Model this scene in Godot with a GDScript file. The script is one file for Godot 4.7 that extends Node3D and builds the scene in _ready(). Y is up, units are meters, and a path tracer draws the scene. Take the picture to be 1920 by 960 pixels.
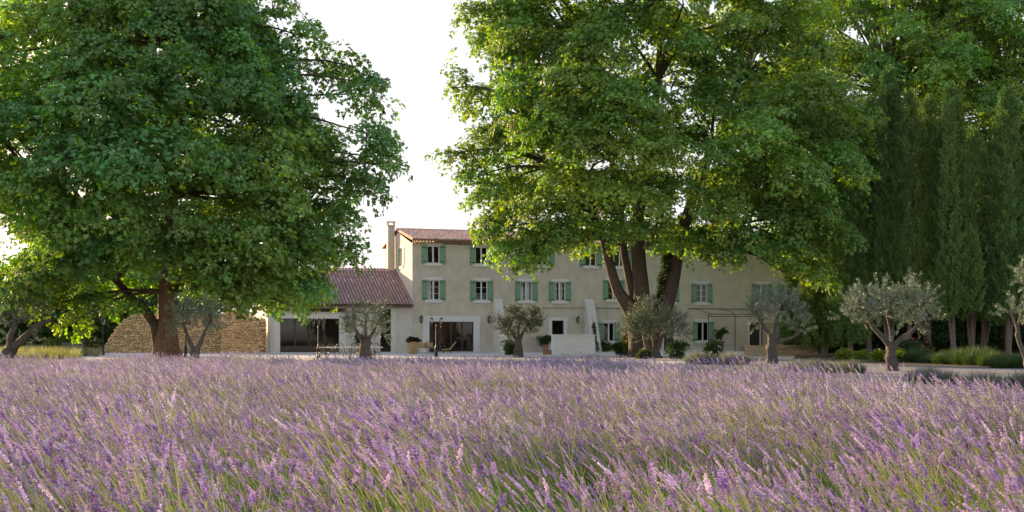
extends Node3D

const F := 2400.0      # focal length in pixels of a 1920 px wide frame
const EYE := 1.5
var rng := RandomNumberGenerator.new()
var names := {}
var M := {}            # materials
var S := {}            # shared meshes
var house_xf: Transform3D


# ---------------------------------------------------------------- mesh builder
class MB:
	var v := PackedVector3Array()
	var n := PackedVector3Array()
	var c := PackedColorArray()

	func t3(a: Vector3, b: Vector3, d: Vector3, na: Vector3, nb: Vector3, nd: Vector3, col: Color) -> void:
		if (d - a).cross(b - a).dot(na + nb + nd) < 0.0:
			v.append(a); v.append(d); v.append(b)
			n.append(na); n.append(nd); n.append(nb)
		else:
			v.append(a); v.append(b); v.append(d)
			n.append(na); n.append(nb); n.append(nd)
		c.append(col); c.append(col); c.append(col)

	func tri(a: Vector3, b: Vector3, d: Vector3, col := Color.WHITE) -> void:
		var m := (d - a).cross(b - a).normalized()
		v.append(a); v.append(b); v.append(d)
		n.append(m); n.append(m); n.append(m)
		c.append(col); c.append(col); c.append(col)

	func quad(a: Vector3, b: Vector3, d: Vector3, e: Vector3, col := Color.WHITE) -> void:
		tri(a, b, d, col)
		tri(a, d, e, col)

	# a box; xf places its centre
	func box(p: Vector3, s: Vector3, col := Color.WHITE, bs := Basis()) -> void:
		var h := s * 0.5
		for ax in 3:
			for sg in [-1.0, 1.0]:
				var m := Vector3.ZERO
				m[ax] = sg
				var u := Vector3.ZERO
				u[(ax + 1) % 3] = h[(ax + 1) % 3]
				var w := Vector3.ZERO
				w[(ax + 2) % 3] = h[(ax + 2) % 3]
				var o: Vector3 = m * h[ax]
				var nn: Vector3 = bs * m
				t3(p + bs * (o - u - w), p + bs * (o + u - w), p + bs * (o + u + w), nn, nn, nn, col)
				t3(p + bs * (o - u - w), p + bs * (o + u + w), p + bs * (o - u + w), nn, nn, nn, col)

	# a box with its eight long edges bevelled in plan and elevation: an uneven stone
	func stone(p: Vector3, s: Vector3, bev: float, col := Color.WHITE, bs := Basis()) -> void:
		var h := s * 0.5
		var f: Array[Vector3] = []
		var k: Array[Vector3] = []
		for q: Vector2 in [Vector2(-1, -1), Vector2(1, -1), Vector2(1, 1), Vector2(-1, 1)]:
			f.append(p + bs * Vector3(q.x * (h.x - bev), q.y * (h.y - bev), h.z))
			k.append(p + bs * Vector3(q.x * h.x, q.y * h.y, h.z - bev * 1.3))
		var b: Array[Vector3] = []
		for q: Vector2 in [Vector2(-1, -1), Vector2(1, -1), Vector2(1, 1), Vector2(-1, 1)]:
			b.append(p + bs * Vector3(q.x * h.x, q.y * h.y, -h.z))
		var nz: Vector3 = bs.z
		t3(f[0], f[1], f[2], nz, nz, nz, col)
		t3(f[0], f[2], f[3], nz, nz, nz, col)
		for i in 4:
			var j := (i + 1) % 4
			var mid := (k[i] + k[j]) * 0.5 - p
			var out := (mid - nz * mid.dot(nz)).normalized()
			var nb := (out + nz).normalized()
			t3(f[i], f[j], k[j], nb, nb, nb, col)
			t3(f[i], k[j], k[i], nb, nb, nb, col)
			t3(k[i], k[j], b[j], out, out, out, col)
			t3(k[i], b[j], b[i], out, out, out, col)

	func tube(pts: Array, rad: Array, sides := 8, col := Color.WHITE, rough := 0.0, col2 := Color(-1, 0, 0)) -> void:
		var rings := []
		var norms := []
		var ref := Vector3(0.31, 0.17, 0.93)
		for i in pts.size():
			var a: Vector3 = pts[max(i - 1, 0)]
			var b: Vector3 = pts[min(i + 1, pts.size() - 1)]
			var d := (b - a).normalized()
			var x := d.cross(ref).normalized()
			if x.length() < 0.5:
				x = d.cross(Vector3.RIGHT).normalized()
			var y := d.cross(x)
			var ring := PackedVector3Array()
			var nn := PackedVector3Array()
			for k in sides:
				var an := TAU * k / sides
				var m := x * cos(an) + y * sin(an)
				var rr: float = rad[i]
				if rough > 0.0:
					rr *= 1.0 + rough * (sin(an * 3.0 + i * 0.9) * 0.5 + sin(an * 5.0 - i * 1.7) * 0.35 + sin(an * 2.0 + i * 2.3) * 0.4)
				ring.append(pts[i] + m * rr)
				nn.append(m)
			rings.append(ring)
			norms.append(nn)
		for i in pts.size() - 1:
			var cc := col
			if col2.r >= 0.0:
				cc = col.lerp(col2, float(i) / max(1, pts.size() - 2))
			for k in sides:
				var j := (k + 1) % sides
				t3(rings[i][k], rings[i][j], rings[i + 1][j], norms[i][k], norms[i][j], norms[i + 1][j], cc)
				t3(rings[i][k], rings[i + 1][j], rings[i + 1][k], norms[i][k], norms[i + 1][j], norms[i + 1][k], cc)
		var e := pts.size() - 1
		if rad[e] > 0.004:
			var d2: Vector3 = (pts[e] - pts[e - 1]).normalized()
			for k in range(1, sides - 1):
				t3(rings[e][0], rings[e][k], rings[e][k + 1], d2, d2, d2, col)

	# a turned shape: profile of (radius, height)
	func lathe(p: Vector3, prof: Array, sides := 16, col := Color.WHITE) -> void:
		for i in prof.size() - 1:
			var a: Vector2 = prof[i]
			var b: Vector2 = prof[i + 1]
			var sl := Vector2(b.y - a.y, a.x - b.x).normalized()
			for k in sides:
				var a0 := TAU * k / sides
				var a1 := TAU * (k + 1) / sides
				var d0 := Vector3(cos(a0), 0, sin(a0))
				var d1 := Vector3(cos(a1), 0, sin(a1))
				var n0 := (d0 * sl.x + Vector3.UP * sl.y).normalized()
				var n1 := (d1 * sl.x + Vector3.UP * sl.y).normalized()
				var p00 := p + d0 * a.x + Vector3.UP * a.y
				var p01 := p + d1 * a.x + Vector3.UP * a.y
				var p10 := p + d0 * b.x + Vector3.UP * b.y
				var p11 := p + d1 * b.x + Vector3.UP * b.y
				if a.x > 0.0005:
					t3(p00, p01, p11, n0, n1, n1, col)
				if b.x > 0.0005:
					t3(p00, p11, p10, n0, n1, n0, col)

	func mesh() -> ArrayMesh:
		var arr := []
		arr.resize(Mesh.ARRAY_MAX)
		arr[Mesh.ARRAY_VERTEX] = v
		arr[Mesh.ARRAY_NORMAL] = n
		arr[Mesh.ARRAY_COLOR] = c
		var m := ArrayMesh.new()
		m.add_surface_from_arrays(Mesh.PRIMITIVE_TRIANGLES, arr)
		return m


# ---------------------------------------------------------------- scene helpers
func r(a: float, b: float) -> float:
	return rng.randf_range(a, b)

func at(px: float, py: float, d: float) -> Vector3:
	return Vector3((px - 960.0) / F * d, EYE + (625.0 - py) / F * d, -d)

func on_ground(px: float, d: float) -> Vector3:
	return Vector3((px - 960.0) / F * d, 0, -d)

# a point given along, above and in front of the house front
func hp(u: float, y: float, w := 0.0) -> Vector3:
	return house_xf * Vector3(u, y, w)

func lin(cr: float, cg: float, cb: float) -> Color:
	return Color(cr, cg, cb).linear_to_srgb()

func numbered(parent: Node, called: String) -> String:
	var key := "%d/%s" % [parent.get_instance_id(), called]
	var k: int = names.get(key, 0)
	names[key] = k + 1
	return called if k == 0 else "%s_%03d" % [called, k]

func tag(o: Node, label: String, category: String, group := "", kind := "") -> Node:
	if label: o.set_meta("label", label)
	if category: o.set_meta("category", category)
	if group: o.set_meta("group", group)
	if kind: o.set_meta("kind", kind)
	return o

func thing(called: String, label: String, category: String, pos: Vector3, turn := 0.0, group := "") -> Node3D:
	var o := Node3D.new()
	o.name = numbered(self, called)
	add_child(o, true)
	o.position = pos
	o.rotation.y = turn
	tag(o, label, category, group)
	return o

func part(parent: Node, called: String, m: Mesh, mat: Material, xf := Transform3D(), kind := "") -> MeshInstance3D:
	var o := MeshInstance3D.new()
	o.mesh = m
	o.material_override = mat
	o.transform = xf
	o.name = numbered(parent, called)
	parent.add_child(o, true)
	if kind: o.set_meta("kind", kind)
	return o

func mm(parent: Node, called: String, m: Mesh, mat: Material, xfs: Array, cols: Array, kind := "stuff") -> MultiMeshInstance3D:
	var q := MultiMesh.new()
	q.transform_format = MultiMesh.TRANSFORM_3D
	q.use_colors = cols.size() > 0
	q.mesh = m
	q.instance_count = xfs.size()
	for i in xfs.size():
		q.set_instance_transform(i, xfs[i])
		if cols.size(): q.set_instance_color(i, cols[i])
	var o := MultiMeshInstance3D.new()
	o.multimesh = q
	o.material_override = mat
	o.name = numbered(parent, called)
	parent.add_child(o, true)
	if kind: o.set_meta("kind", kind)
	return o

func plain(col: Color, rough := 0.8, metal := 0.0, spec := 0.5) -> StandardMaterial3D:
	var m := StandardMaterial3D.new()
	m.albedo_color = col
	m.roughness = rough
	m.metallic = metal
	m.metallic_specular = spec
	return m

func noise_tex(freq: float, seed_: int, a: Color, b: Color, oct := 5, size := 512, mid := 0.5) -> NoiseTexture2D:
	var fn := FastNoiseLite.new()
	fn.seed = seed_
	fn.noise_type = FastNoiseLite.TYPE_SIMPLEX_SMOOTH
	fn.frequency = freq
	fn.fractal_octaves = oct
	var t := NoiseTexture2D.new()
	t.width = size
	t.height = size
	t.seamless = true
	t.noise = fn
	var g := Gradient.new()
	g.set_color(0, a)
	g.set_color(1, b)
	g.add_point(mid, a.lerp(b, 0.5))
	t.color_ramp = g
	return t

# a mottled material mapped on the three planes; sizes in metres per tile
func mottled(a: Color, b: Color, freq: float, tile: float, rough: float, bump_cm := 0.0, bump_freq := 0.05, bump_tile := 0.6, seed_ := 1) -> StandardMaterial3D:
	var m := StandardMaterial3D.new()
	m.albedo_texture = noise_tex(freq, seed_, a, b)
	m.uv1_triplanar = true
	m.uv1_world_triplanar = true
	m.uv1_scale = Vector3.ONE / tile
	m.roughness = rough
	m.metallic_specular = 0.3
	if bump_cm > 0.0:
		m.heightmap_enabled = true
		m.heightmap_scale = bump_cm
		m.heightmap_texture = noise_tex(bump_freq, seed_ + 7, Color.BLACK, Color.WHITE, 5)
	return m

# faint rain streaks that run down a wall
func streaks(m: StandardMaterial3D, seed_: int) -> void:
	m.detail_enabled = true
	m.detail_blend_mode = BaseMaterial3D.BLEND_MODE_MUL
	m.detail_uv_layer = BaseMaterial3D.DETAIL_UV_2
	m.detail_albedo = noise_tex(0.02, seed_, Color(0.925, 0.92, 0.905), Color(1, 1, 1), 5, 512, 0.3)
	m.uv2_triplanar = true
	m.uv2_world_triplanar = true
	m.uv2_scale = Vector3(0.14, 0.055, 0.14)

func vertex_mat(rough: float, spec: float, back := Color.BLACK) -> StandardMaterial3D:
	var m := StandardMaterial3D.new()
	m.vertex_color_use_as_albedo = true
	m.roughness = rough
	m.metallic_specular = spec
	m.cull_mode = BaseMaterial3D.CULL_DISABLED
	if back != Color.BLACK:
		m.backlight_enabled = true
		m.backlight = back
	return m

func pts_lerp(tab: Array, x: float, col: int) -> float:
	for i in tab.size() - 1:
		if x <= tab[i + 1][0]:
			var k: float = clamp((x - tab[i][0]) / (tab[i + 1][0] - tab[i][0]), 0.0, 1.0)
			return lerp(float(tab[i][col]), float(tab[i + 1][col]), k)
	return tab[tab.size() - 1][col]

func up_basis(y: Vector3, spin: float) -> Basis:
	y = y.normalized()
	var x := y.cross(Vector3(0.3, 0.2, 0.93)).normalized()
	var z := x.cross(y)
	return Basis(x, y, z) * Basis(Vector3.UP, spin)

func rand_dir() -> Vector3:
	var z := r(-1, 1)
	var a := r(0, TAU)
	var q := sqrt(1.0 - z * z)
	return Vector3(q * cos(a), z, q * sin(a))


# ---------------------------------------------------------------- main
func _ready() -> void:
	rng.seed = 20240611
	make_view()
	make_materials()
	house_xf = Transform3D(Basis(Vector3.UP, atan(0.326)), Vector3(-7.79, 0, -100))
	make_ground()
	make_leaf_meshes()
	var seeds := [101, 102, 103, 304, 105, 106, 107, 108, 109]
	var steps := [make_house, make_annex, make_walls, make_planes, make_cypresses, make_olives, make_yard_things, make_plants, make_lavender]
	for i in steps.size():
		rng.seed = seeds[i]
		steps[i].call()


func make_view() -> void:
	var cam := Camera3D.new()
	cam.name = "camera"
	cam.projection = Camera3D.PROJECTION_FRUSTUM
	cam.near = 0.1
	cam.far = 3000.0
	cam.size = 2.0 * 480.0 / F * 0.1
	cam.frustum_offset = Vector2(0, 145.0 / F * 0.1)
	add_child(cam)
	cam.position = Vector3(0, EYE, 0)
	cam.current = true

	var env := Environment.new()
	env.background_mode = Environment.BG_SKY
	var sm := ProceduralSkyMaterial.new()
	sm.sky_top_color = Color(0.57, 0.69, 0.90)
	sm.sky_horizon_color = Color(1.0, 0.985, 0.96)
	sm.sky_curve = 0.42
	sm.sky_energy_multiplier = 0.67
	sm.sun_angle_max = 50.0
	sm.sun_curve = 0.35
	sm.ground_bottom_color = Color(0.45, 0.42, 0.36)
	sm.ground_horizon_color = Color(0.62, 0.6, 0.55)
	var fn := FastNoiseLite.new()
	fn.seed = 5
	fn.frequency = 0.006
	fn.fractal_octaves = 5
	fn.domain_warp_enabled = true
	var cover := NoiseTexture2D.new()
	cover.width = 1024
	cover.height = 512
	cover.seamless = true
	cover.noise = fn
	var g := Gradient.new()
	g.set_color(0, Color(1, 1, 1, 0))
	g.set_color(1, Color(1, 0.99, 0.97, 0.42))
	g.add_point(0.45, Color(1, 1, 1, 0.02))
	cover.color_ramp = g
	sm.sky_cover = cover
	sm.sky_cover_modulate = Color(0.8, 0.8, 0.8, 0.8)
	var sky := Sky.new()
	sky.sky_material = sm
	env.sky = sky
	env.tonemap_mode = Environment.TONE_MAPPER_LINEAR
	env.tonemap_exposure = 3.25
	env.sdfgi_enabled = true
	env.ssao_enabled = true
	env.ssil_enabled = true
	var we := WorldEnvironment.new()
	we.name = "daylight"
	we.environment = env
	add_child(we)

	var sun := DirectionalLight3D.new()
	sun.name = "sun"
	sun.light_color = Color(1.0, 0.86, 0.68)
	sun.light_energy = 1.6
	sun.light_angular_distance = 0.6
	sun.shadow_enabled = true
	sun.sky_mode = DirectionalLight3D.SKY_MODE_LIGHT_AND_SKY
	add_child(sun)
	var el := deg_to_rad(11.0)
	var towards := Vector3(-0.67 * cos(el), sin(el), -0.742 * cos(el))
	sun.look_at_from_position(Vector3.ZERO, -towards, Vector3.UP)


func make_materials() -> void:
	M.plaster = mottled(lin(0.58, 0.50, 0.39), lin(0.73, 0.64, 0.515), 0.012, 7.0, 0.92, 0.6, 0.06, 0.9, 11)
	streaks(M.plaster, 41)
	M.cream = mottled(lin(0.66, 0.60, 0.53), lin(0.74, 0.68, 0.60), 0.012, 6.0, 0.9, 0.5, 0.06, 0.9, 12)
	streaks(M.cream, 42)
	M.surround = mottled(lin(0.68, 0.65, 0.60), lin(0.79, 0.76, 0.71), 0.03, 2.0, 0.85, 0.2, 0.05, 0.6, 13)
	M.pale_cream = mottled(lin(0.70, 0.64, 0.55), lin(0.78, 0.71, 0.62), 0.02, 2.5, 0.88, 0.2, 0.05, 0.6, 19)
	M.white_stone = mottled(lin(0.82, 0.81, 0.80), lin(0.90, 0.89, 0.88), 0.015, 3.0, 0.85, 0.15, 0.03, 1.5, 14)
	M.sandstone = mottled(lin(0.42, 0.33, 0.21), lin(0.58, 0.47, 0.32), 0.02, 1.6, 0.9, 0.8, 0.04, 0.7, 15)
	M.stone = vertex_mat(0.93, 0.2)
	M.mortar = mottled(lin(0.20, 0.13, 0.06), lin(0.30, 0.205, 0.105), 0.03, 1.5, 0.95, 1.5, 0.05, 0.6, 16)
	M.shutter = mottled(lin(0.205, 0.345, 0.21), lin(0.24, 0.385, 0.24), 0.02, 1.3, 0.6, 0.1, 0.06, 0.5, 17)
	M.hinge = plain(lin(0.02, 0.05, 0.035), 0.5, 0.3)
	M.white_frame = plain(lin(0.78, 0.78, 0.78), 0.45)
	M.dark_frame = plain(lin(0.045, 0.032, 0.03), 0.45)
	M.iron = plain(lin(0.028, 0.026, 0.027), 0.55, 0.4)
	M.rust_iron = plain(lin(0.07, 0.045, 0.035), 0.75, 0.2)
	M.grey_iron = plain(lin(0.16, 0.15, 0.14), 0.6, 0.3)
	M.beam = mottled(lin(0.05, 0.022, 0.014), lin(0.10, 0.05, 0.03), 0.03, 1.0, 0.85, 0.8, 0.05, 0.5, 18)
	M.curtain = plain(lin(0.75, 0.73, 0.70), 0.9)
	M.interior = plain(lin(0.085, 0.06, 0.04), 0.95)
	M.zinc = plain(lin(0.55, 0.48, 0.42), 0.5, 0.2)
	var pane := plain(Color(0.05, 0.05, 0.05, 0.06), 0.02, 0.0, 0.55)
	pane.transparency = BaseMaterial3D.TRANSPARENCY_ALPHA
	M.pane = pane
	M.tile = vertex_mat(0.85, 0.3)
	M.leaf = vertex_mat(0.5, 0.42, Color(1.0, 1.0, 0.16))
	M.olive_leaf = vertex_mat(0.55, 0.4, Color(0.4, 0.45, 0.25))
	M.cypress_leaf = vertex_mat(0.75, 0.25, Color(0.35, 0.4, 0.12))
	M.green = vertex_mat(0.6, 0.35, Color(0.7, 0.8, 0.25))
	M.flower = vertex_mat(0.7, 0.3, Color(0.55, 0.5, 0.55))
	M.lav = vertex_mat(0.75, 0.2, Color(0.56, 0.54, 0.50))
	M.bark = mottled(lin(0.042, 0.033, 0.026), lin(0.165, 0.13, 0.105), 0.03, 2.6, 0.95, 4.0, 0.035, 0.9, 21)
	M.bark.uv1_scale = Vector3(0.7, 0.28, 0.7)
	M.bark_red = mottled(lin(0.10, 0.062, 0.045), lin(0.28, 0.19, 0.14), 0.02, 2.2, 0.95, 3.0, 0.035, 0.9, 22)
	M.olive_bark = mottled(lin(0.045, 0.038, 0.032), lin(0.25, 0.215, 0.18), 0.035, 1.3, 0.95, 5.0, 0.05, 0.6, 23)
	M.olive_bark.uv1_scale = Vector3(1.6, 0.5, 1.6)
	M.cypress_bark = mottled(lin(0.12, 0.085, 0.065), lin(0.26, 0.20, 0.16), 0.03, 1.4, 0.95, 2.0, 0.05, 0.6, 24)
	M.terracotta = mottled(lin(0.34, 0.17, 0.10), lin(0.46, 0.26, 0.17), 0.03, 1.2, 0.85, 0.3, 0.05, 0.5, 25)
	M.old_clay = mottled(lin(0.15, 0.10, 0.075), lin(0.25, 0.17, 0.13), 0.03, 1.2, 0.85, 0.3, 0.05, 0.5, 26)
	M.wicker = mottled(lin(0.34, 0.23, 0.12), lin(0.56, 0.40, 0.23), 0.12, 0.5, 0.8, 0.6, 0.15, 0.4, 27)
	M.table_top = plain(lin(0.75, 0.73, 0.70), 0.4)
	M.gravel = mottled(lin(0.42, 0.37, 0.30), lin(0.62, 0.56, 0.47), 0.05, 3.0, 0.95, 2.0, 0.12, 1.0, 31)
	M.grey_gravel = mottled(lin(0.15, 0.135, 0.12), lin(0.27, 0.245, 0.225), 0.05, 3.0, 0.95, 2.0, 0.12, 1.0, 32)
	M.soil = mottled(lin(0.09, 0.065, 0.04), lin(0.19, 0.14, 0.09), 0.04, 2.5, 0.97, 4.0, 0.06, 1.2, 33)
	M.earth = mottled(lin(0.12, 0.12, 0.05), lin(0.24, 0.21, 0.12), 0.02, 9.0, 0.97, 3.0, 0.06, 1.2, 34)
	M.paving = mottled(lin(0.40, 0.365, 0.32), lin(0.52, 0.48, 0.43), 0.02, 3.0, 0.9, 0.5, 0.06, 1.0, 35)
	M.mulch = mottled(lin(0.05, 0.04, 0.028), lin(0.12, 0.09, 0.06), 0.05, 2.0, 0.97, 4.0, 0.06, 1.2, 36)


# ---------------------------------------------------------------- ground
func sheet(called: String, poly: Array, y: float, mat: Material) -> void:
	var b := MB.new()
	var p2 := PackedVector2Array()
	for p: Vector3 in poly:
		p2.append(Vector2(p.x, p.z))
	var idx := Geometry2D.triangulate_polygon(p2)
	for i in range(0, idx.size(), 3):
		var a := Vector3(p2[idx[i]].x, 0, p2[idx[i]].y)
		var c := Vector3(p2[idx[i + 1]].x, 0, p2[idx[i + 1]].y)
		var d := Vector3(p2[idx[i + 2]].x, 0, p2[idx[i + 2]].y)
		b.t3(a, c, d, Vector3.UP, Vector3.UP, Vector3.UP, Color.WHITE)
	var o := part(self, called, b.mesh(), mat, Transform3D(Basis(), Vector3(0, y, 0)))
	o.set_meta("kind", "structure")

func make_ground() -> void:
	sheet("ground", [Vector3(-1500, 0, 60), Vector3(1500, 0, 60), Vector3(1500, 0, -2000), Vector3(-1500, 0, -2000)], 0.0, M.earth)
	sheet("lavender_soil", [Vector3(-16, 0, 4), Vector3(16, 0, 4), Vector3(16, 0, -14), Vector3(9, 0, -24), Vector3(6.5, 0, -40), Vector3(4, 0, -45), Vector3(-28, 0, -46)], 0.004, M.soil)
	sheet("gravel_yard", [on_ground(150, 82), on_ground(120, 70), on_ground(330, 52), on_ground(1150, 50), on_ground(1420, 58), hp(36, 0, 2), hp(36, 0, -4), hp(-18, 0, -4), on_ground(170, 104)], 0.004, M.gravel)
	sheet("terrace", [hp(-14, 0, 6), hp(13, 0, 5), hp(30, 0, 5), hp(30, 0, -1), hp(-14, 0, -1)], 0.008, M.paving)
	sheet("gravel_path", [on_ground(1290, 46), on_ground(1420, 30), on_ground(2100, 24), on_ground(2300, 34), on_ground(2050, 52), on_ground(1700, 58), on_ground(1540, 72), on_ground(1400, 76), on_ground(1240, 60)], 0.008, M.grey_gravel)
	sheet("planting_bed", [on_ground(1490, 75), on_ground(1700, 58), on_ground(2050, 52), on_ground(2500, 60), on_ground(2400, 110), on_ground(1490, 112)], 0.012, M.mulch)


# ---------------------------------------------------------------- leaves
func plane_leaf(b: MB, p: Vector3, bs: Basis, s: float, col: Color) -> void:
	# a five-lobed leaf in the xz plane of bs, stalk at the origin, folded a little along its middle
	var out := [Vector2(-0.10, 0.02), Vector2(-0.46, 0.02), Vector2(-0.33, 0.28), Vector2(-0.52, 0.52), Vector2(-0.21, 0.53), Vector2(0.0, 0.98),
		Vector2(0.21, 0.53), Vector2(0.52, 0.52), Vector2(0.33, 0.28), Vector2(0.46, 0.02), Vector2(0.10, 0.02)]
	var mid := p + bs * Vector3(0, 0.02, 0.30) * s
	var prev := Vector3.ZERO
	for i in out.size():
		var q: Vector2 = out[i]
		var w := p + bs * Vector3(q.x, -0.22 * abs(q.x) - 0.18 * q.y * q.y, q.y) * s
		if i > 0:
			b.tri(mid, prev, w, col)
		prev = w

func make_leaf_meshes() -> void:
	# plane-tree twigs: leaves along a drooping spray about a metre across
	var twigs := []
	for k in 5:
		var b := MB.new()
		for i in 30:
			var a := r(0, TAU)
			var d := sqrt(rng.randf()) * 0.62
			var p := Vector3(cos(a) * d, 0.16 - d * d * 0.5 + r(-0.16, 0.16), sin(a) * d)
			var yaw := a + r(-0.9, 0.9)
			var fwd := Vector3(cos(yaw), r(-0.9, 0.15), sin(yaw)).normalized()
			var nor := (Vector3.UP + rand_dir() * 0.75).normalized()
			var x := nor.cross(fwd).normalized()
			nor = fwd.cross(x)
			var t := r(0.6, 1.28)
			var col := Color(0.205 * t * r(0.85, 1.25), 0.355 * t, 0.086 * t * r(0.8, 1.3))
			plane_leaf(b, p, Basis(x, nor, fwd), r(0.17, 0.27), col)
		twigs.append(b.mesh())
	S.twigs = twigs
	# olive sprigs: narrow leaves in pairs along a thin shoot of 0.45 m along +y
	var sprigs := []
	for k in 4:
		var b := MB.new()
		b.tube([Vector3.ZERO, Vector3(r(-0.03, 0.03), 0.45, r(-0.03, 0.03))], [0.006, 0.003], 3, Color(0.18, 0.16, 0.12))
		for i in 34:
			var h := 0.04 + 0.45 * i / 34.0
			var a := i * 1.7 + r(-0.4, 0.4)
			var dir := Vector3(cos(a), r(0.3, 1.1), sin(a)).normalized()
			var base := Vector3(cos(a) * 0.01, h, sin(a) * 0.01)
			var l := r(0.07, 0.12)
			var side := dir.cross(rand_dir()).normalized() * r(0.010, 0.016)
			var silver := rng.randf() < 0.45
			var t := r(0.8, 1.2)
			var col := Color(0.25 * t, 0.29 * t, 0.22 * t) if silver else Color(0.14 * t, 0.18 * t, 0.10 * t)
			var m := base + dir * l * 0.5
			b.tri(base, m + side, base + dir * l, col)
			b.tri(base, base + dir * l, m - side, col)
		sprigs.append(b.mesh())
	S.sprigs = sprigs
	# cypress plumes: upright feathery sprays, 0.6 m tall
	var plumes := []
	for k in 4:
		var b := MB.new()
		for i in 46:
			var h := r(0.0, 0.5)
			var a := r(0, TAU)
			var d := r(0.0, 0.09) * (1.0 - h * 1.3)
			var p := Vector3(cos(a) * d, h, sin(a) * d)
			var dir := Vector3(cos(a) * r(0.1, 0.8), 1.0, sin(a) * r(0.1, 0.8)).normalized()
			var l := r(0.08, 0.17)
			var side := dir.cross(rand_dir()).normalized() * r(0.010, 0.021)
			var t := r(0.7, 1.3)
			var col := Color(0.13 * t, 0.19 * t, 0.062 * t)
			var m := p + dir * l * 0.45
			b.tri(p, m + side, p + dir * l, col)
			b.tri(p, p + dir * l, m - side, col)
		plumes.append(b.mesh())
	S.plumes = plumes
	# shrub tufts: small oval leaves in a loose ball of 0.3 m
	var tufts := []
	for k in 3:
		var b := MB.new()
		for i in 44:
			var d := rand_dir()
			d.y = abs(d.y) * 0.8 - 0.1
			var p := d * r(0.04, 0.16)
			var dir := (d + rand_dir() * 0.5 + Vector3.UP * 0.3).normalized()
			var l := r(0.05, 0.10)
			var side := dir.cross(rand_dir()).normalized() * l * 0.27
			var t := r(0.7, 1.25)
			var col := Color(t, t, t)
			var m := p + dir * l * 0.5
			b.tri(p, m + side, p + dir * l, col)
			b.tri(p, p + dir * l, m - side, col)
		tufts.append(b.mesh())
	S.tufts = tufts
	# grass blades: a fan of thin blades, 0.5 m tall
	var blades := []
	for k in 3:
		var b := MB.new()
		for i in 26:
			var a := r(0, TAU)
			var p := Vector3(cos(a), 0, sin(a)) * r(0.0, 0.12)
			var lean := Vector3(cos(a), 0, sin(a)) * r(0.05, 0.35)
			var h := r(0.28, 0.55)
			var w := Vector3(-sin(a), 0, cos(a)) * r(0.004, 0.009)
			var t := r(0.7, 1.25)
			var col := Color(t, t, t)
			var mid := p + lean * 0.35 + Vector3.UP * h * 0.6
			b.tri(p - w, p + w, mid + w * 0.8, col)
			b.tri(p - w, mid + w * 0.8, mid - w * 0.8, col)
			b.tri(mid - w * 0.8, mid + w * 0.8, p + lean + Vector3.UP * h, col)
		blades.append(b.mesh())
	S.blades = blades
	# a blossom of eight petals, 0.1 m across
	var fb := MB.new()
	for i in 8:
		var a := TAU * i / 8.0
		var d := Vector3(cos(a), 0, sin(a))
		var w := Vector3(-sin(a), 0, cos(a)) * 0.022
		fb.tri(Vector3(0, -0.01, 0), d * 0.035 + Vector3(0, 0.012, 0) + w, d * 0.055 + Vector3(0, 0.03, 0), Color.WHITE)
		fb.tri(Vector3(0, -0.01, 0), d * 0.055 + Vector3(0, 0.03, 0), d * 0.035 + Vector3(0, 0.012, 0) - w, Color.WHITE)
		fb.tri(Vector3(0, 0.01, 0), d * 0.02 + Vector3(0, 0.04, 0) + w * 0.6, d * 0.02 + Vector3(0, 0.04, 0) - w * 0.6, Color(0.9, 0.9, 0.88))
	S.blossom = fb.mesh()


# scatter a list of shared meshes as one crown: one MultiMesh per variant
func scatter(parent: Node, called: String, meshes: Array, mat: Material, xfs: Array, cols: Array) -> void:
	var by := []
	var cb := []
	for i in meshes.size():
		by.append([])
		cb.append([])
	for i in xfs.size():
		by[i % meshes.size()].append(xfs[i])
		cb[i % meshes.size()].append(cols[i])
	for i in meshes.size():
		if by[i].size():
			mm(parent, called, meshes[i], mat, by[i], cb[i])


# ---------------------------------------------------------------- house
# a wall in the xy plane facing +z with openings (x0, y0, x1, y1) and reveals going back
func wall_panel(b: MB, x0: float, x1: float, y0: float, y1: float, holes: Array, deep: float) -> void:
	var xs := [x0, x1]
	var ys := [y0, y1]
	for h in holes:
		xs += [h[0], h[2]]
		ys += [h[1], h[3]]
	xs.sort()
	ys.sort()
	var nz := Vector3(0, 0, 1)
	for j in ys.size() - 1:
		if ys[j + 1] - ys[j] < 0.001: continue
		var run := -1.0
		for i in xs.size() - 1:
			if xs[i + 1] - xs[i] < 0.001: continue
			var cx: float = (xs[i] + xs[i + 1]) / 2
			var cy: float = (ys[j] + ys[j + 1]) / 2
			var open := false
			for h in holes:
				if cx > h[0] and cx < h[2] and cy > h[1] and cy < h[3]: open = true
			if not open:
				var a := Vector3(xs[i], ys[j], 0)
				var c := Vector3(xs[i + 1], ys[j], 0)
				var d := Vector3(xs[i + 1], ys[j + 1], 0)
				var e := Vector3(xs[i], ys[j + 1], 0)
				b.t3(a, c, d, nz, nz, nz, Color.WHITE)
				b.t3(a, d, e, nz, nz, nz, Color.WHITE)
	for h in holes:
		var bk := Vector3(0, 0, -deep)
		var p00 := Vector3(h[0], h[1], 0)
		var p10 := Vector3(h[2], h[1], 0)
		var p11 := Vector3(h[2], h[3], 0)
		var p01 := Vector3(h[0], h[3], 0)
		for e in [[p00, p01, Vector3.RIGHT], [p11, p10, Vector3.LEFT], [p01, p11, Vector3.DOWN], [p10, p00, Vector3.UP]]:
			b.t3(e[0], e[1], e[1] + bk, e[2], e[2], e[2], Color.WHITE)
			b.t3(e[0], e[1] + bk, e[0] + bk, e[2], e[2], e[2], Color.WHITE)

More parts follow.
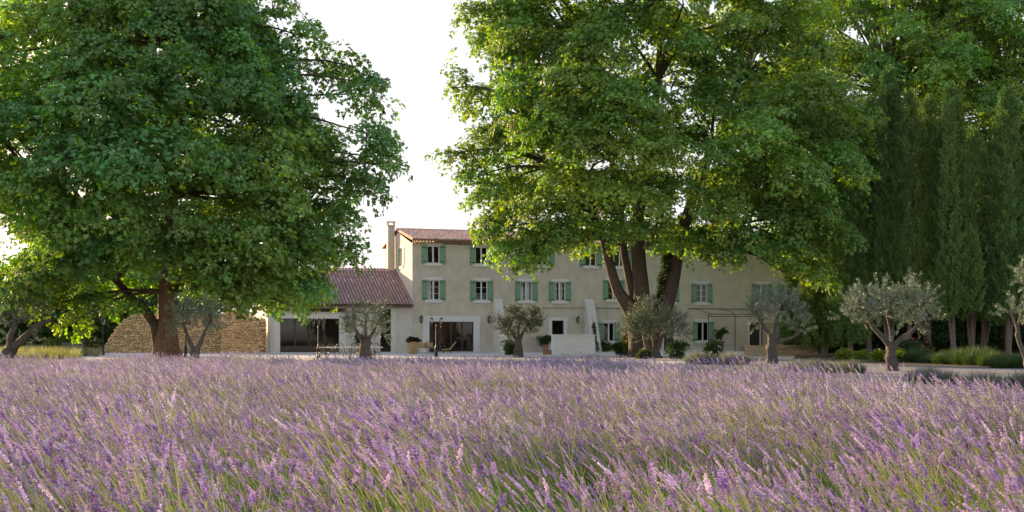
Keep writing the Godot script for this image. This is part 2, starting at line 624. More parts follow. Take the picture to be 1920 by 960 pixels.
# a casement window filling an opening: frame with two leaves; panes, sill and lintel band are its pieces
func window(parent: Node, x0: float, y0: float, x1: float, y1: float, bars := 2, frame_mat: Material = null, sill := true, curtains := 0, leaves := 2) -> void:
	if frame_mat == null: frame_mat = M.white_frame
	var z := -0.13
	var b := MB.new()
	var w := 0.06
	b.box(Vector3((x0 + x1) / 2, y1 - w / 2, z), Vector3(x1 - x0, w, 0.07))
	b.box(Vector3((x0 + x1) / 2, y0 + w / 2, z), Vector3(x1 - x0, w, 0.07))
	b.box(Vector3(x0 + w / 2, (y0 + y1) / 2, z), Vector3(w, y1 - y0 - 2 * w, 0.07))
	b.box(Vector3(x1 - w / 2, (y0 + y1) / 2, z), Vector3(w, y1 - y0 - 2 * w, 0.07))
	for k in range(1, leaves):
		var mx := lerpf(x0, x1, float(k) / leaves)
		b.box(Vector3(mx, (y0 + y1) / 2, z + 0.005), Vector3(0.11, y1 - y0 - 2 * w, 0.07))
	for k in bars:
		var yy := lerpf(y0, y1, (k + 1.0) / (bars + 1.0))
		for q in leaves:
			var qa := lerpf(x0, x1, float(q) / leaves) + 0.057
			var qb := lerpf(x0, x1, float(q + 1) / leaves) - 0.057
			b.box(Vector3((qa + qb) / 2, yy, z + 0.002), Vector3(qb - qa, 0.025, 0.04))
	var fr := part(parent, "window", b.mesh(), frame_mat)
	for q in leaves:
		var qa := lerpf(x0, x1, float(q) / leaves) + 0.05
		var qb := lerpf(x0, x1, float(q + 1) / leaves) - 0.05
		var pb := MB.new()
		pb.quad(Vector3(qa, y0 + w, z - 0.01), Vector3(qa, y1 - w, z - 0.01), Vector3(qb, y1 - w, z - 0.01), Vector3(qb, y0 + w, z - 0.01))
		part(fr, "pane", pb.mesh(), M.pane)
	if sill:
		var sb := MB.new()
		sb.box(Vector3((x0 + x1) / 2, y0 - 0.11, 0.02), Vector3(x1 - x0 + 0.42, 0.20, 0.09))
		part(fr, "sill", sb.mesh(), M.surround)
		var lb := MB.new()
		lb.box(Vector3((x0 + x1) / 2, y1 + 0.13, 0.004), Vector3(x1 - x0 + 0.44, 0.22, 0.012))
		part(fr, "lintel_band", lb.mesh(), M.surround)
	for k in curtains:
		var cb := MB.new()
		var cx := lerpf(x0, x1, 0.24 if k == 0 else 0.74)
		var prev := Vector3.ZERO
		for i in 9:
			var q := Vector3(cx - 0.11 + 0.22 * i / 8.0, y0, z - 0.16 + 0.025 * sin(i * 2.1))
			if i > 0:
				cb.quad(prev, prev + Vector3(0, y1 - y0, 0), q + Vector3(0, y1 - y0, 0), q)
			prev = q
		part(fr, "curtain", cb.mesh(), M.curtain)

# a pair of board shutters laid back against the wall beside an opening
func shutters(parent: Node, x0: float, x1: float, y0: float, y1: float, wide: float) -> void:
	for s in [-1.0, 1.0]:
		var xa: float = x0 - wide if s < 0 else x1
		var back := MB.new()
		back.box(Vector3(xa + wide / 2, (y0 + y1) / 2, 0.028), Vector3(wide - 0.012, y1 - y0 - 0.012, 0.016))
		var sh := part(parent, "shutter", back.mesh(), M.shutter)
		for k in 4:
			var pb := MB.new()
			var pw := wide / 4.0
			pb.stone(Vector3(xa + pw * (k + 0.5), (y0 + y1) / 2 + r(-0.004, 0.004), 0.044), Vector3(pw - 0.006, y1 - y0, 0.03), 0.006)
			part(sh, "plank", pb.mesh(), M.shutter)
		for yy in [y0 + 0.17, y1 - 0.17]:
			var hb := MB.new()
			hb.box(Vector3(xa + wide / 2 + s * 0.0, yy, 0.066), Vector3(wide * 0.92, 0.05, 0.012))
			part(sh, "hinge_strap", hb.mesh(), M.hinge)
		var cb := MB.new()
		cb.box(Vector3(xa + (0.05 if s < 0 else wide - 0.05), lerpf(y0, y1, 0.36), 0.07), Vector3(0.05, 0.11, 0.02))
		part(sh, "latch", cb.mesh(), M.iron)

func canal_tile(wide: float, length: float, rise: float) -> ArrayMesh:
	var b := MB.new()
	var n := 6
	for i in n:
		var a0 := PI * i / n
		var a1 := PI * (i + 1) / n
		var f0 := Vector3(-cos(a0) * wide / 2, sin(a0) * rise, length / 2)
		var f1 := Vector3(-cos(a1) * wide / 2, sin(a1) * rise, length / 2)
		var k := 0.84
		var g0 := Vector3(f0.x * k, f0.y * k, -length / 2)
		var g1 := Vector3(f1.x * k, f1.y * k, -length / 2)
		var n0 := Vector3(-cos(a0), sin(a0), 0)
		var n1 := Vector3(-cos(a1), sin(a1), 0)
		b.t3(f0, f1, g1, n0, n1, n1, Color.WHITE)
		b.t3(f0, g1, g0, n0, n1, n0, Color.WHITE)
		var t0 := f0 * 0.86
		var t1 := f1 * 0.86
		t0.z = length / 2
		t1.z = length / 2
		var nz := Vector3(0, 0, 1)
		b.t3(f0, f1, t1, nz, nz, nz, Color.WHITE)
		b.t3(f0, t1, t0, nz, nz, nz, Color.WHITE)
		t0.z = length / 2 - 0.12
		t1.z = length / 2 - 0.12
		b.t3(f0 * 0.86 + Vector3(0, 0, length * 0.07), f1 * 0.86 + Vector3(0, 0, length * 0.07), t1, -n0, -n1, -n1, Color(0.6, 0.6, 0.6))
	return b.mesh()

# rows of half-round tiles under an eave, the lower row set back
func genoise(parent: Node, x0: float, x1: float, y: float, rows: int, tint: Color) -> void:
	var xfs := []
	var cols := []
	var pitch := 0.26
	for row in rows:
		var out := 0.12 + 0.13 * row
		var k := int((x1 - x0) / pitch)
		for i in k:
			var x := x0 + (i + 0.5 + 0.5 * (row % 2)) * pitch
			if x > x1 - 0.05: continue
			xfs.append(Transform3D(Basis().scaled(Vector3(1, 1, 1)), Vector3(x, y + row * 0.13, out - 0.17)))
			var t := r(0.8, 1.15)
			cols.append(Color(tint.r * t, tint.g * t, tint.b * t))
	mm(parent, "cornice_tiles", canal_tile(0.25, 0.36, 0.125), M.tile, xfs, cols)
	for row in rows:
		var b := MB.new()
		b.box(Vector3((x0 + x1) / 2, y + row * 0.13 + 0.108, 0.06 + 0.065 * row), Vector3(x1 - x0, 0.035, 0.12 + 0.13 * row))
		part(parent, "cornice_course", b.mesh(), M.plaster)

func tile_colour(dark: bool) -> Color:
	var t := r(0.72, 1.25)
	if dark:
		var pale := rng.randf() < 0.10
		return Color(0.36 * t, 0.215 * t, 0.17 * t) if not pale else Color(0.43 * t, 0.32 * t, 0.28 * t)
	var kind := rng.randf()
	if kind < 0.6: return Color(0.74 * t, 0.40 * t, 0.25 * t)
	if kind < 0.85: return Color(0.64 * t, 0.40 * t, 0.28 * t)
	return Color(0.58 * t, 0.47 * t, 0.38 * t)

# a sloped tiled roof face: x0..x1 along the eave, from the eave point (y, z) up to the ridge point
func tiled_slope(parent: Node, x0: float, x1: float, eave: Vector2, ridge: Vector2, pitch: float, expose: float, dark: bool, single: int, pick: Callable) -> void:
	var slope := Vector3(0, ridge.x - eave.x, ridge.y - eave.y)
	var length := slope.length()
	var dir := slope / length
	var nor := Vector3(0, dir.z, -dir.y)
	if nor.y < 0: nor = -nor
	var tile := canal_tile(pitch * 0.80, expose * 1.25, pitch * 0.36)
	var chan := MB.new()
	var side := x1 - x0
	# bedding slab with a fall of channel tiles between the cover tiles
	var c := Vector3((x0 + x1) / 2, eave.x, eave.y) + slope * 0.5 - nor * 0.06
	var bs := Basis(Vector3(1, 0, 0), nor, -dir)
	if bs.determinant() < 0: bs = Basis(Vector3(1, 0, 0), nor, dir)
	chan.box(c, Vector3(side, 0.10, length), Color(0.16, 0.10, 0.085) if dark else Color(0.38, 0.20, 0.12), bs)
	part(parent, "roof_slab", chan.mesh(), M.tile)
	var rows := int(ceil(length / expose))
	var colsn := int(side / pitch)
	var xfs := []
	var cs := []
	var singles := []
	for row in rows:
		for k in colsn:
			var x := x0 + (k + 0.5) * side / colsn + r(-0.012, 0.012)
			var p := Vector3(x, eave.x, eave.y) + dir * (expose * (row + 0.42)) + nor * (0.0 + r(-0.006, 0.012))
			var tb := Basis(Vector3(1, 0, 0), nor, nor.cross(Vector3(1, 0, 0)) * -1.0)
			tb = Basis(Vector3(1, 0, 0), nor, -dir) if Vector3(1, 0, 0).cross(nor).dot(-dir) > 0 else Basis(Vector3(1, 0, 0), nor, dir)
			tb = tb * Basis(Vector3.UP, r(-0.025, 0.025)) * Basis(Vector3.RIGHT, 0.06)
			var xf := Transform3D(tb, p)
			if singles.size() < single and pick.call(row, k, colsn):
				singles.append(xf)
			else:
				xfs.append(xf)
				cs.append(tile_colour(dark))
	mm(parent, "roof_tiles", tile, M.tile, xfs, cs)
	if singles.size():
		var variants := []
		for k in 8:
			variants.append(plain(Color(tile_colour(dark)).linear_to_srgb(), 0.85))
		for xf in singles:
			part(parent, "tile", tile, variants[rng.randi() % 8], xf)
	# ridge caps
	var rx := []
	var rc := []
	var nrid := int(side / 0.36)
	for k in nrid:
		rx.append(Transform3D(Basis(Vector3.UP, PI / 2) , Vector3(x0 + (k + 0.5) * side / nrid, ridge.x + 0.03, ridge.y)))
		rc.append(tile_colour(dark))
	mm(parent, "ridge_tiles", canal_tile(0.24, 0.42, 0.11), M.tile, rx, rc)

func make_house() -> void:
	var h := thing("farmhouse", "long three-storey pale stucco farmhouse with green shutters and low tiled roof", "house", house_xf.origin, atan(0.326))
	var L := 34.6
	var B := 10.0
	var top := 8.52
	# openings: x0, y0, x1, y1
	var upper := [[1.2, 7.0, 2.2, 8.36], [5.14, 7.0, 6.14, 8.36], [10.30, 7.0, 11.30, 8.36], [14.46, 7.0, 15.46, 8.36], [17.05, 7.0, 18.05, 8.36]]
	var mid := [[1.22, 4.12, 2.22, 5.66], [5.15, 4.12, 6.15, 5.66], [8.90, 4.12, 9.90, 5.66], [11.77, 4.12, 12.77, 5.66], [16.48, 4.26, 17.48, 5.84], [21.44, 4.14, 22.44, 5.70], [24.46, 4.10, 25.50, 5.66], [30.16, 4.12, 31.16, 5.70], [32.66, 4.12, 33.66, 5.70]]
	var low := [[16.1, 0.85, 17.05, 2.36], [24.6, 0.86, 25.66, 2.45], [32.66, 0.86, 33.66, 2.45]]
	var doors := [[1.37, 0.06, 4.99, 2.42], [11.60, 0.06, 12.61, 2.54], [21.5, 0.06, 22.45, 2.39], [29.5, 0.45, 30.5, 2.45]]
	var wb := MB.new()
	wall_panel(wb, 0, L, -0.05, top, upper + mid + low + doors, 0.26)
	part(h, "front_wall", wb.mesh(), M.plaster)
	# gable: left end, with two window openings; built in its own frame and turned
	var gb := MB.new()
	var gholes := [[5.8, 6.95, 6.8, 8.4]]
	wall_panel(gb, 0, B, -0.05, top, gholes, 0.26)
	for e in [[0.0, B / 2, top, 9.75], [B / 2, B, 9.75, top]]:
		gb.quad(Vector3(e[0], top, 0), Vector3(e[0], e[2], 0), Vector3(e[1], e[3], 0), Vector3(e[1], top, 0))
	var gx := Transform3D(Basis(Vector3.UP, -PI / 2), Vector3(0, 0, -B))
	var g := part(h, "gable_wall", gb.mesh(), M.plaster, gx)
	var gg := Node3D.new()
	gg.name = "gable_window_and_shutters"
	h.add_child(gg)
	gg.transform = gx
	window(gg, 5.8, 6.95, 6.8, 8.4)
	shutters(gg, 5.8, 6.8, 6.92, 8.4, 0.48)
	# back, right end, inner floors
	var bb := MB.new()
	bb.box(Vector3(L / 2, top / 2, -B + 0.15), Vector3(L - 0.02, top, 0.3))
	bb.box(Vector3(L - 0.15, top / 2, -B / 2), Vector3(0.3, top, B - 0.62))
	part(h, "back_wall", bb.mesh(), M.plaster)
	var fb := MB.new()
	for y in [3.2, 6.1, 8.5]:
		fb.box(Vector3(L / 2, y, -B / 2), Vector3(L - 0.7, 0.2, B - 0.8))
	for k in 7:
		fb.box(Vector3(4.2 + 4.6 * k, 4.2, -2.6 - 2.0), Vector3(0.12, 8.3, 3.9))
	fb.box(Vector3(L / 2, 4.2, -2.6), Vector3(L - 0.7, 8.2, 0.1))
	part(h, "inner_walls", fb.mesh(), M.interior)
	for i in upper.size():
		var q: Array = upper[i]
		window(h, q[0], q[1], q[2], q[3], 0, null, true, 0)
		shutters(h, q[0], q[2], q[1] - 0.05, q[3] + 0.05, 0.48)
	for i in mid.size():
		var q: Array = mid[i]
		window(h, q[0], q[1], q[2], q[3], 2, null, true, 2 if i in [2, 3] else (1 if i == 0 else 0))
		shutters(h, q[0], q[2], q[1] - 0.06, q[3] + 0.04, 0.46)
	for q in low:
		window(h, q[0], q[1], q[2], q[3], 0)
		shutters(h, q[0], q[2], q[1] - 0.05, q[3] + 0.03, 0.46)
	# wide glazed door with its pale surround
	window(h, 1.37, 0.06, 4.99, 2.42, 0, M.dark_frame, false, 0, 4)
	window(h, 11.60, 0.06, 12.61, 2.54, 1, M.dark_frame, false, 0, 1)
	for d in [[21.5, 0.06, 22.45, 2.39], [29.5, 0.45, 30.5, 2.45]]:
		var db := MB.new()
		db.box(Vector3((d[0] + d[2]) / 2, (d[1] + d[3]) / 2, -0.18), Vector3(d[2] - d[0], d[3] - d[1], 0.05))
		var dr := part(h, "door", db.mesh(), M.dark_frame)
		for k in 5:
			var pb := MB.new()
			var pw: float = (d[2] - d[0]) / 5.0
			pb.stone(Vector3(d[0] + pw * (k + 0.5), (d[1] + d[3]) / 2, -0.145), Vector3(pw - 0.008, d[3] - d[1] - 0.02, 0.03), 0.008)
			part(dr, "plank", pb.mesh(), M.dark_frame)
	for s in [[1.37, 4.99, 0.0, 2.42, 0.52, 0.44], [11.60, 12.61, 0.0, 2.54, 0.30, 0.24], [29.5, 30.5, 0.45, 2.45, 0.18, 0.2], [21.5, 22.45, 0.0, 2.39, 0.18, 0.2]]:
		var sb := MB.new()
		var sw: float = s[4]
		sb.box(Vector3(s[0] - sw / 2, (s[2] + s[3]) / 2, 0.012), Vector3(sw, s[3] - s[2], 0.03))
		sb.box(Vector3(s[1] + sw / 2, (s[2] + s[3]) / 2, 0.012), Vector3(sw, s[3] - s[2], 0.03))
		sb.box(Vector3((s[0] + s[1]) / 2, s[3] + s[5] / 2, 0.012), Vector3(s[1] - s[0] + 2 * sw, s[5], 0.03))
		part(h, "door_surround", sb.mesh(), M.surround)
	# plinth and a faint string course under the eave
	var pl := MB.new()
	for e in [[0.0, 0.85], [5.51, 6.55], [7.4, 11.3], [12.91, 14.3], [15.2, 21.32], [22.63, 29.32], [31.5, L]]:
		pl.box(Vector3((e[0] + e[1]) / 2, 0.14, 0.011), Vector3(e[1] - e[0], 0.36, 0.022))
	part(h, "plinth", pl.mesh(), M.cream)
	var sc := MB.new()
	sc.box(Vector3(L / 2, 8.475, 0.012), Vector3(L, 0.06, 0.025))
	part(h, "string_course", sc.mesh(), M.plaster)
	genoise(h, 0.0, L, 8.54, 2, Color(0.60, 0.46, 0.38))
	# roof: front and back falls
	var pick := func(_row, _k, _n): return false
	tiled_slope(h, -0.12, L + 0.2, Vector2(8.86, 0.42), Vector2(10.0, -B / 2), 0.22, 0.34, false, 0, pick)
	var rb := MB.new()
	var e0 := Vector3(L / 2, (8.86 + 10.0) / 2 - 0.06, -B * 0.75 - 0.2)
	rb.box(e0, Vector3(L + 0.32, 0.1, 5.55), Color(0.30, 0.17, 0.12), Basis(Vector3.RIGHT, -atan2(1.14, 5.42)))
	part(h, "back_roof", rb.mesh(), M.tile)
	# two ridge chimneys half hidden in the plane tree
	for u in [15.8, 20.4]:
		var cb := MB.new()
		cb.box(Vector3(u, 10.3, -5.6), Vector3(1.0, 1.6, 0.7))
		cb.box(Vector3(u, 11.14, -5.6), Vector3(1.14, 0.08, 0.84))
		part(h, "ridge_chimney", cb.mesh(), M.plaster)
	# the tall flue stack that climbs the gable from the annex roof
	var st := MB.new()
	st.box(Vector3(-0.40, 8.3, -5.9), Vector3(0.58, 4.1, 0.55))
	st.box(Vector3(-0.40, 10.38, -5.9), Vector3(0.70, 0.06, 0.66))
	var chim := part(h, "chimney", st.mesh(), M.plaster)
	for q in [Vector2(-0.66, -6.12), Vector2(-0.14, -6.12), Vector2(-0.66, -5.68), Vector2(-0.14, -5.68)]:
		var pb := MB.new()
		pb.box(Vector3(q.x, 10.53, q.y), Vector3(0.1, 0.24, 0.1))
		part(chim, "cap_pillar", pb.mesh(), M.plaster)
	var cp := MB.new()
	cp.box(Vector3(-0.40, 10.68, -5.9), Vector3(0.74, 0.07, 0.70))
	part(chim, "cap_slab", cp.mesh(), M.plaster)
	# buttresses: wedge piers leaning on the front
	for u in [[6.62, 7.32], [14.40, 15.16]]:
		var k := MB.new()
		var x0: float = u[0]
		var x1: float = u[1]
		var f := [Vector3(x0, 0, 2.0), Vector3(x1, 0, 2.0), Vector3(x1, 4.12, 0.28), Vector3(x0, 4.12, 0.28)]
		var q := [Vector3(x0, 0, 0), Vector3(x1, 0, 0), Vector3(x1, 4.28, 0), Vector3(x0, 4.28, 0)]
		k.quad(f[0], f[3], f[2], f[1])
		k.quad(q[0], q[3], f[3], f[0])
		k.quad(q[1], f[1], f[2], q[2])
		k.quad(f[3], q[3], q[2], f[2])
		part(h, "buttress", k.mesh(), M.cream)
	# drainpipe at the far end
	var dp := MB.new()
	dp.tube([Vector3(L - 0.3, 0.1, 0.1), Vector3(L - 0.3, 8.4, 0.1)], [0.05, 0.05], 8)
	part(h, "drainpipe", dp.mesh(), M.zinc)

	# things hung on the front
	var k := 0
	var where := ["between the annex door and the wide glazed doors", "right of the wide glazed doors beside the first buttress", "left of the second buttress above the white block wall"]
	for u in [0.66, 6.21, 13.75]:
		wall_lantern(hp(u, 2.45, 0.0), atan(0.326), "black wall lantern " + where[k])
		k += 1
	for s in [[7.34, 14.4, "thin iron training wire between the two buttresses"], [15.17, 19.2, "thin iron training wire right of the second buttress"]]:
		var t := thing("training_wire", s[2], "wire", hp(s[0], 3.57, 0.12), atan(0.326), "wires along the house front")
		var b := MB.new()
		b.tube([Vector3.ZERO, Vector3((s[1] - s[0]) * 0.5, -0.03, 0), Vector3(s[1] - s[0], 0, 0)], [0.022, 0.022, 0.022], 6)
		part(t, "rod", b.mesh(), M.rust_iron)
		for q in 3:
			var e := MB.new()
			e.tube([Vector3((s[1] - s[0]) * (0.1 + 0.4 * q), 0, 0), Vector3((s[1] - s[0]) * (0.1 + 0.4 * q), 0, -0.12)], [0.02, 0.02], 6)
			part(t, "bracket", e.mesh(), M.rust_iron)

func wall_lantern(p: Vector3, turn: float, label: String) -> void:
	var t := thing("wall_lantern", label, "lantern", p, turn, "lanterns on the house front")
	var b := MB.new()
	b.box(Vector3(0, 0.12, 0.012), Vector3(0.12, 0.34, 0.024))
	b.tube([Vector3(0, 0.2, 0.02), Vector3(0, 0.34, 0.12), Vector3(0, 0.42, 0.24), Vector3(0, 0.36, 0.30)], [0.02, 0.02, 0.018, 0.014], 6)
	part(t, "bracket", b.mesh(), M.iron)
	lantern_head(t, Vector3(0, 0.30, 0.30), 1.0, false)

func lantern_head(t: Node, p: Vector3, s: float, upright: bool) -> void:
	var c := MB.new()
	# roof, base and four corner bars of a tapered six-sided lantern hanging at p
	c.lathe(p, [Vector2(0.0, 0.22 * s), Vector2(0.03 * s, 0.20 * s), Vector2(0.04 * s, 0.10 * s), Vector2(0.17 * s, 0.0), Vector2(0.16 * s, -0.02 * s), Vector2(0.0, -0.02 * s)], 6)
	c.lathe(p + Vector3(0, -0.40 * s, 0), [Vector2(0.0, -0.10 * s), Vector2(0.04 * s, -0.06 * s), Vector2(0.085 * s, 0.0), Vector2(0.08 * s, 0.03 * s), Vector2(0.0, 0.03 * s)], 6)
	for k in 6:
		var a := TAU * k / 6.0
		var d := Vector3(cos(a), 0, sin(a))
		c.tube([p + d * 0.15 * s + Vector3(0, -0.01, 0) * s, p + d * 0.08 * s + Vector3(0, -0.39, 0) * s], [0.012 * s, 0.012 * s], 4)
	var cage := part(t, "lantern", c.mesh(), M.iron)
	var g := MB.new()
	for k in 6:
		var a := TAU * k / 6.0
		var a1 := TAU * (k + 1) / 6.0
		var d := Vector3(cos(a), 0, sin(a))
		var d1 := Vector3(cos(a1), 0, sin(a1))
		g.quad(p + d * 0.14 * s, p + d1 * 0.14 * s, p + d1 * 0.072 * s + Vector3(0, -0.38 * s, 0), p + d * 0.072 * s + Vector3(0, -0.38 * s, 0))
	part(cage, "glass", g.mesh(), M.pane)


func make_annex() -> void:
	var h := thing("annex", "low cream annex with brown tiled roof and large dark glazed front", "house", house_xf.origin, atan(0.326))
	var x0 := -11.06
	var top := 3.5
	var wb := MB.new()
	wall_panel(wb, x0, -0.01, -0.05, top, [[-10.26, 0.06, -5.75, 2.63], [-2.54, 0.06, -1.7, 3.4]], 0.28)
	part(h, "front_wall", wb.mesh(), M.cream)
	var sb := MB.new()
	sb.box(Vector3(x0 + 0.15, top / 2, -5.95), Vector3(0.3, top, 11.3))
	sb.box(Vector3(x0 / 2, top / 2, -11.4), Vector3(-x0 - 0.02, top, 0.3))
	var gable := [Vector3(x0, top, -0.3), Vector3(x0, 6.5, -5.75), Vector3(x0, top, -11.2)]
	sb.tri(gable[0], gable[1], gable[2])
	part(h, "side_wall", sb.mesh(), M.cream)
	var ib := MB.new()
	ib.box(Vector3(x0 / 2, 1.7, -4.2), Vector3(-x0 - 0.7, 3.4, 0.1))
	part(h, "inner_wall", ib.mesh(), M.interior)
	window(h, -10.26, 0.06, -5.75, 2.63, 0, M.dark_frame, false, 0, 4)
	window(h, -2.54, 0.06, -1.7, 3.4, 0, M.dark_frame, false, 0, 1)
	for s in [[-5.75, -5.2, 0.0, 2.63, "v"], [-10.75, -10.26, 0.0, 2.63, "v"], [-10.75, -5.2, 2.63, 2.98, "h"], [-1.7, -1.36, 0.0, 3.42, "v"]]:
		var b := MB.new()
		b.box(Vector3((s[0] + s[1]) / 2, (s[2] + s[3]) / 2, 0.014), Vector3(s[1] - s[0] - (0.004 if s[4] == "h" else 0.0), s[3] - s[2], 0.03))
		part(h, "surround", b.mesh(), M.pale_cream)
	var bm := MB.new()
	bm.stone(Vector3(-6.98, 3.28, 0.06), Vector3(3.5, 0.25, 0.16), 0.03)
	part(h, "beam", bm.mesh(), M.beam)
	genoise(h, x0, -0.02, 3.46, 2, Color(0.56, 0.42, 0.35))
	var pick := func(row, k, n): return k >= n - 24 and row < 13
	tiled_slope(h, x0 - 0.25, -0.02, Vector2(3.74, 0.5), Vector2(6.68, -5.75), 0.26, 0.36, true, 290, pick)
	var rb := MB.new()
	rb.box(Vector3(x0 / 2 - 0.12, 5.12, -8.75), Vector3(-x0 + 0.25, 0.1, 6.9), Color(0.2, 0.12, 0.1), Basis(Vector3.RIGHT, -atan2(2.94, 6.2)))
	part(h, "back_roof", rb.mesh(), M.tile)
	var dp := MB.new()
	dp.tube([Vector3(x0 - 0.08, 0.05, 0.06), Vector3(x0 - 0.08, 3.3, 0.06), Vector3(x0 - 0.05, 3.5, 0.2)], [0.05, 0.05, 0.05], 8)
	part(h, "drainpipe", dp.mesh(), M.zinc)


# ---------------------------------------------------------------- walls
# a rubble wall standing along x: outline polygon in xy, thickness back along -z
func rubble_wall(t: Node3D, poly: Array, thick: float, sw: float, sh: float, tint: Color) -> void:
	var p2 := PackedVector2Array()
	for p: Vector2 in poly: p2.append(p)
	var b := MB.new()
	var idx := Geometry2D.triangulate_polygon(p2)
	for i in range(0, idx.size(), 3):
		for z in [0.0, -thick]:
			var nn := Vector3(0, 0, 1 if z == 0.0 else -1)
			b.t3(Vector3(p2[idx[i]].x, p2[idx[i]].y, z), Vector3(p2[idx[i + 1]].x, p2[idx[i + 1]].y, z), Vector3(p2[idx[i + 2]].x, p2[idx[i + 2]].y, z), nn, nn, nn, Color.WHITE)
	for i in p2.size():
		var a := p2[i]
		var c := p2[(i + 1) % p2.size()]
		b.quad(Vector3(a.x, a.y, 0), Vector3(c.x, c.y, 0), Vector3(c.x, c.y, -thick), Vector3(a.x, a.y, -thick))
	part(t, "core", b.mesh(), M.mortar)
	var s := MB.new()
	var lo := p2[0]
	var hi := p2[0]
	for p in p2:
		lo = lo.min(p)
		hi = hi.max(p)
	var y := lo.y
	while y < hi.y:
		var hh := sh * r(0.75, 1.3)
		var x := lo.x
		while x < hi.x:
			var ww := sw * r(0.6, 1.5)
			var cpt := Vector2(x + ww / 2, y + hh / 2)
			if Geometry2D.is_point_in_polygon(cpt, p2):
				var tt := r(0.7, 1.25)
				var warm := r(-0.04, 0.04)
				var col := Color(tint.r * tt + warm, tint.g * tt + warm * 0.3, tint.b * tt)
				s.stone(Vector3(cpt.x, cpt.y + r(-0.03, 0.03), r(-0.02, 0.025)), Vector3(ww * r(0.75, 0.95), hh * r(0.7, 1.1), 0.15), min(ww, hh) * 0.26, col, Basis(Vector3(0, 0, 1), r(-0.2, 0.2)))
			x += ww
		y += hh
	# stones along the broken top edge
	for i in p2.size():
		var a := p2[i]
		var c := p2[(i + 1) % p2.size()]
		if (a.y + c.y) / 2 < 0.3: continue
		var l := a.distance_to(c)
		var k := int(l / (sw * 0.8))
		for q in k:
			var m := a.lerp(c, (q + 0.5) / k)
			for dz in 2:
				var tt := r(0.8, 1.25)
				s.stone(Vector3(m.x + r(-0.04, 0.04), m.y + r(-0.05, 0.06), -thick * (0.25 + 0.5 * dz)), Vector3(sw * r(0.7, 1.2), sh * r(0.8, 1.3), thick * 0.45), 0.03, Color(tint.r * tt, tint.g * tt, tint.b * tt), Basis(Vector3(0, 0, 1), r(-0.3, 0.3)))
	part(t, "stones", s.mesh(), M.stone, Transform3D(), "stuff")

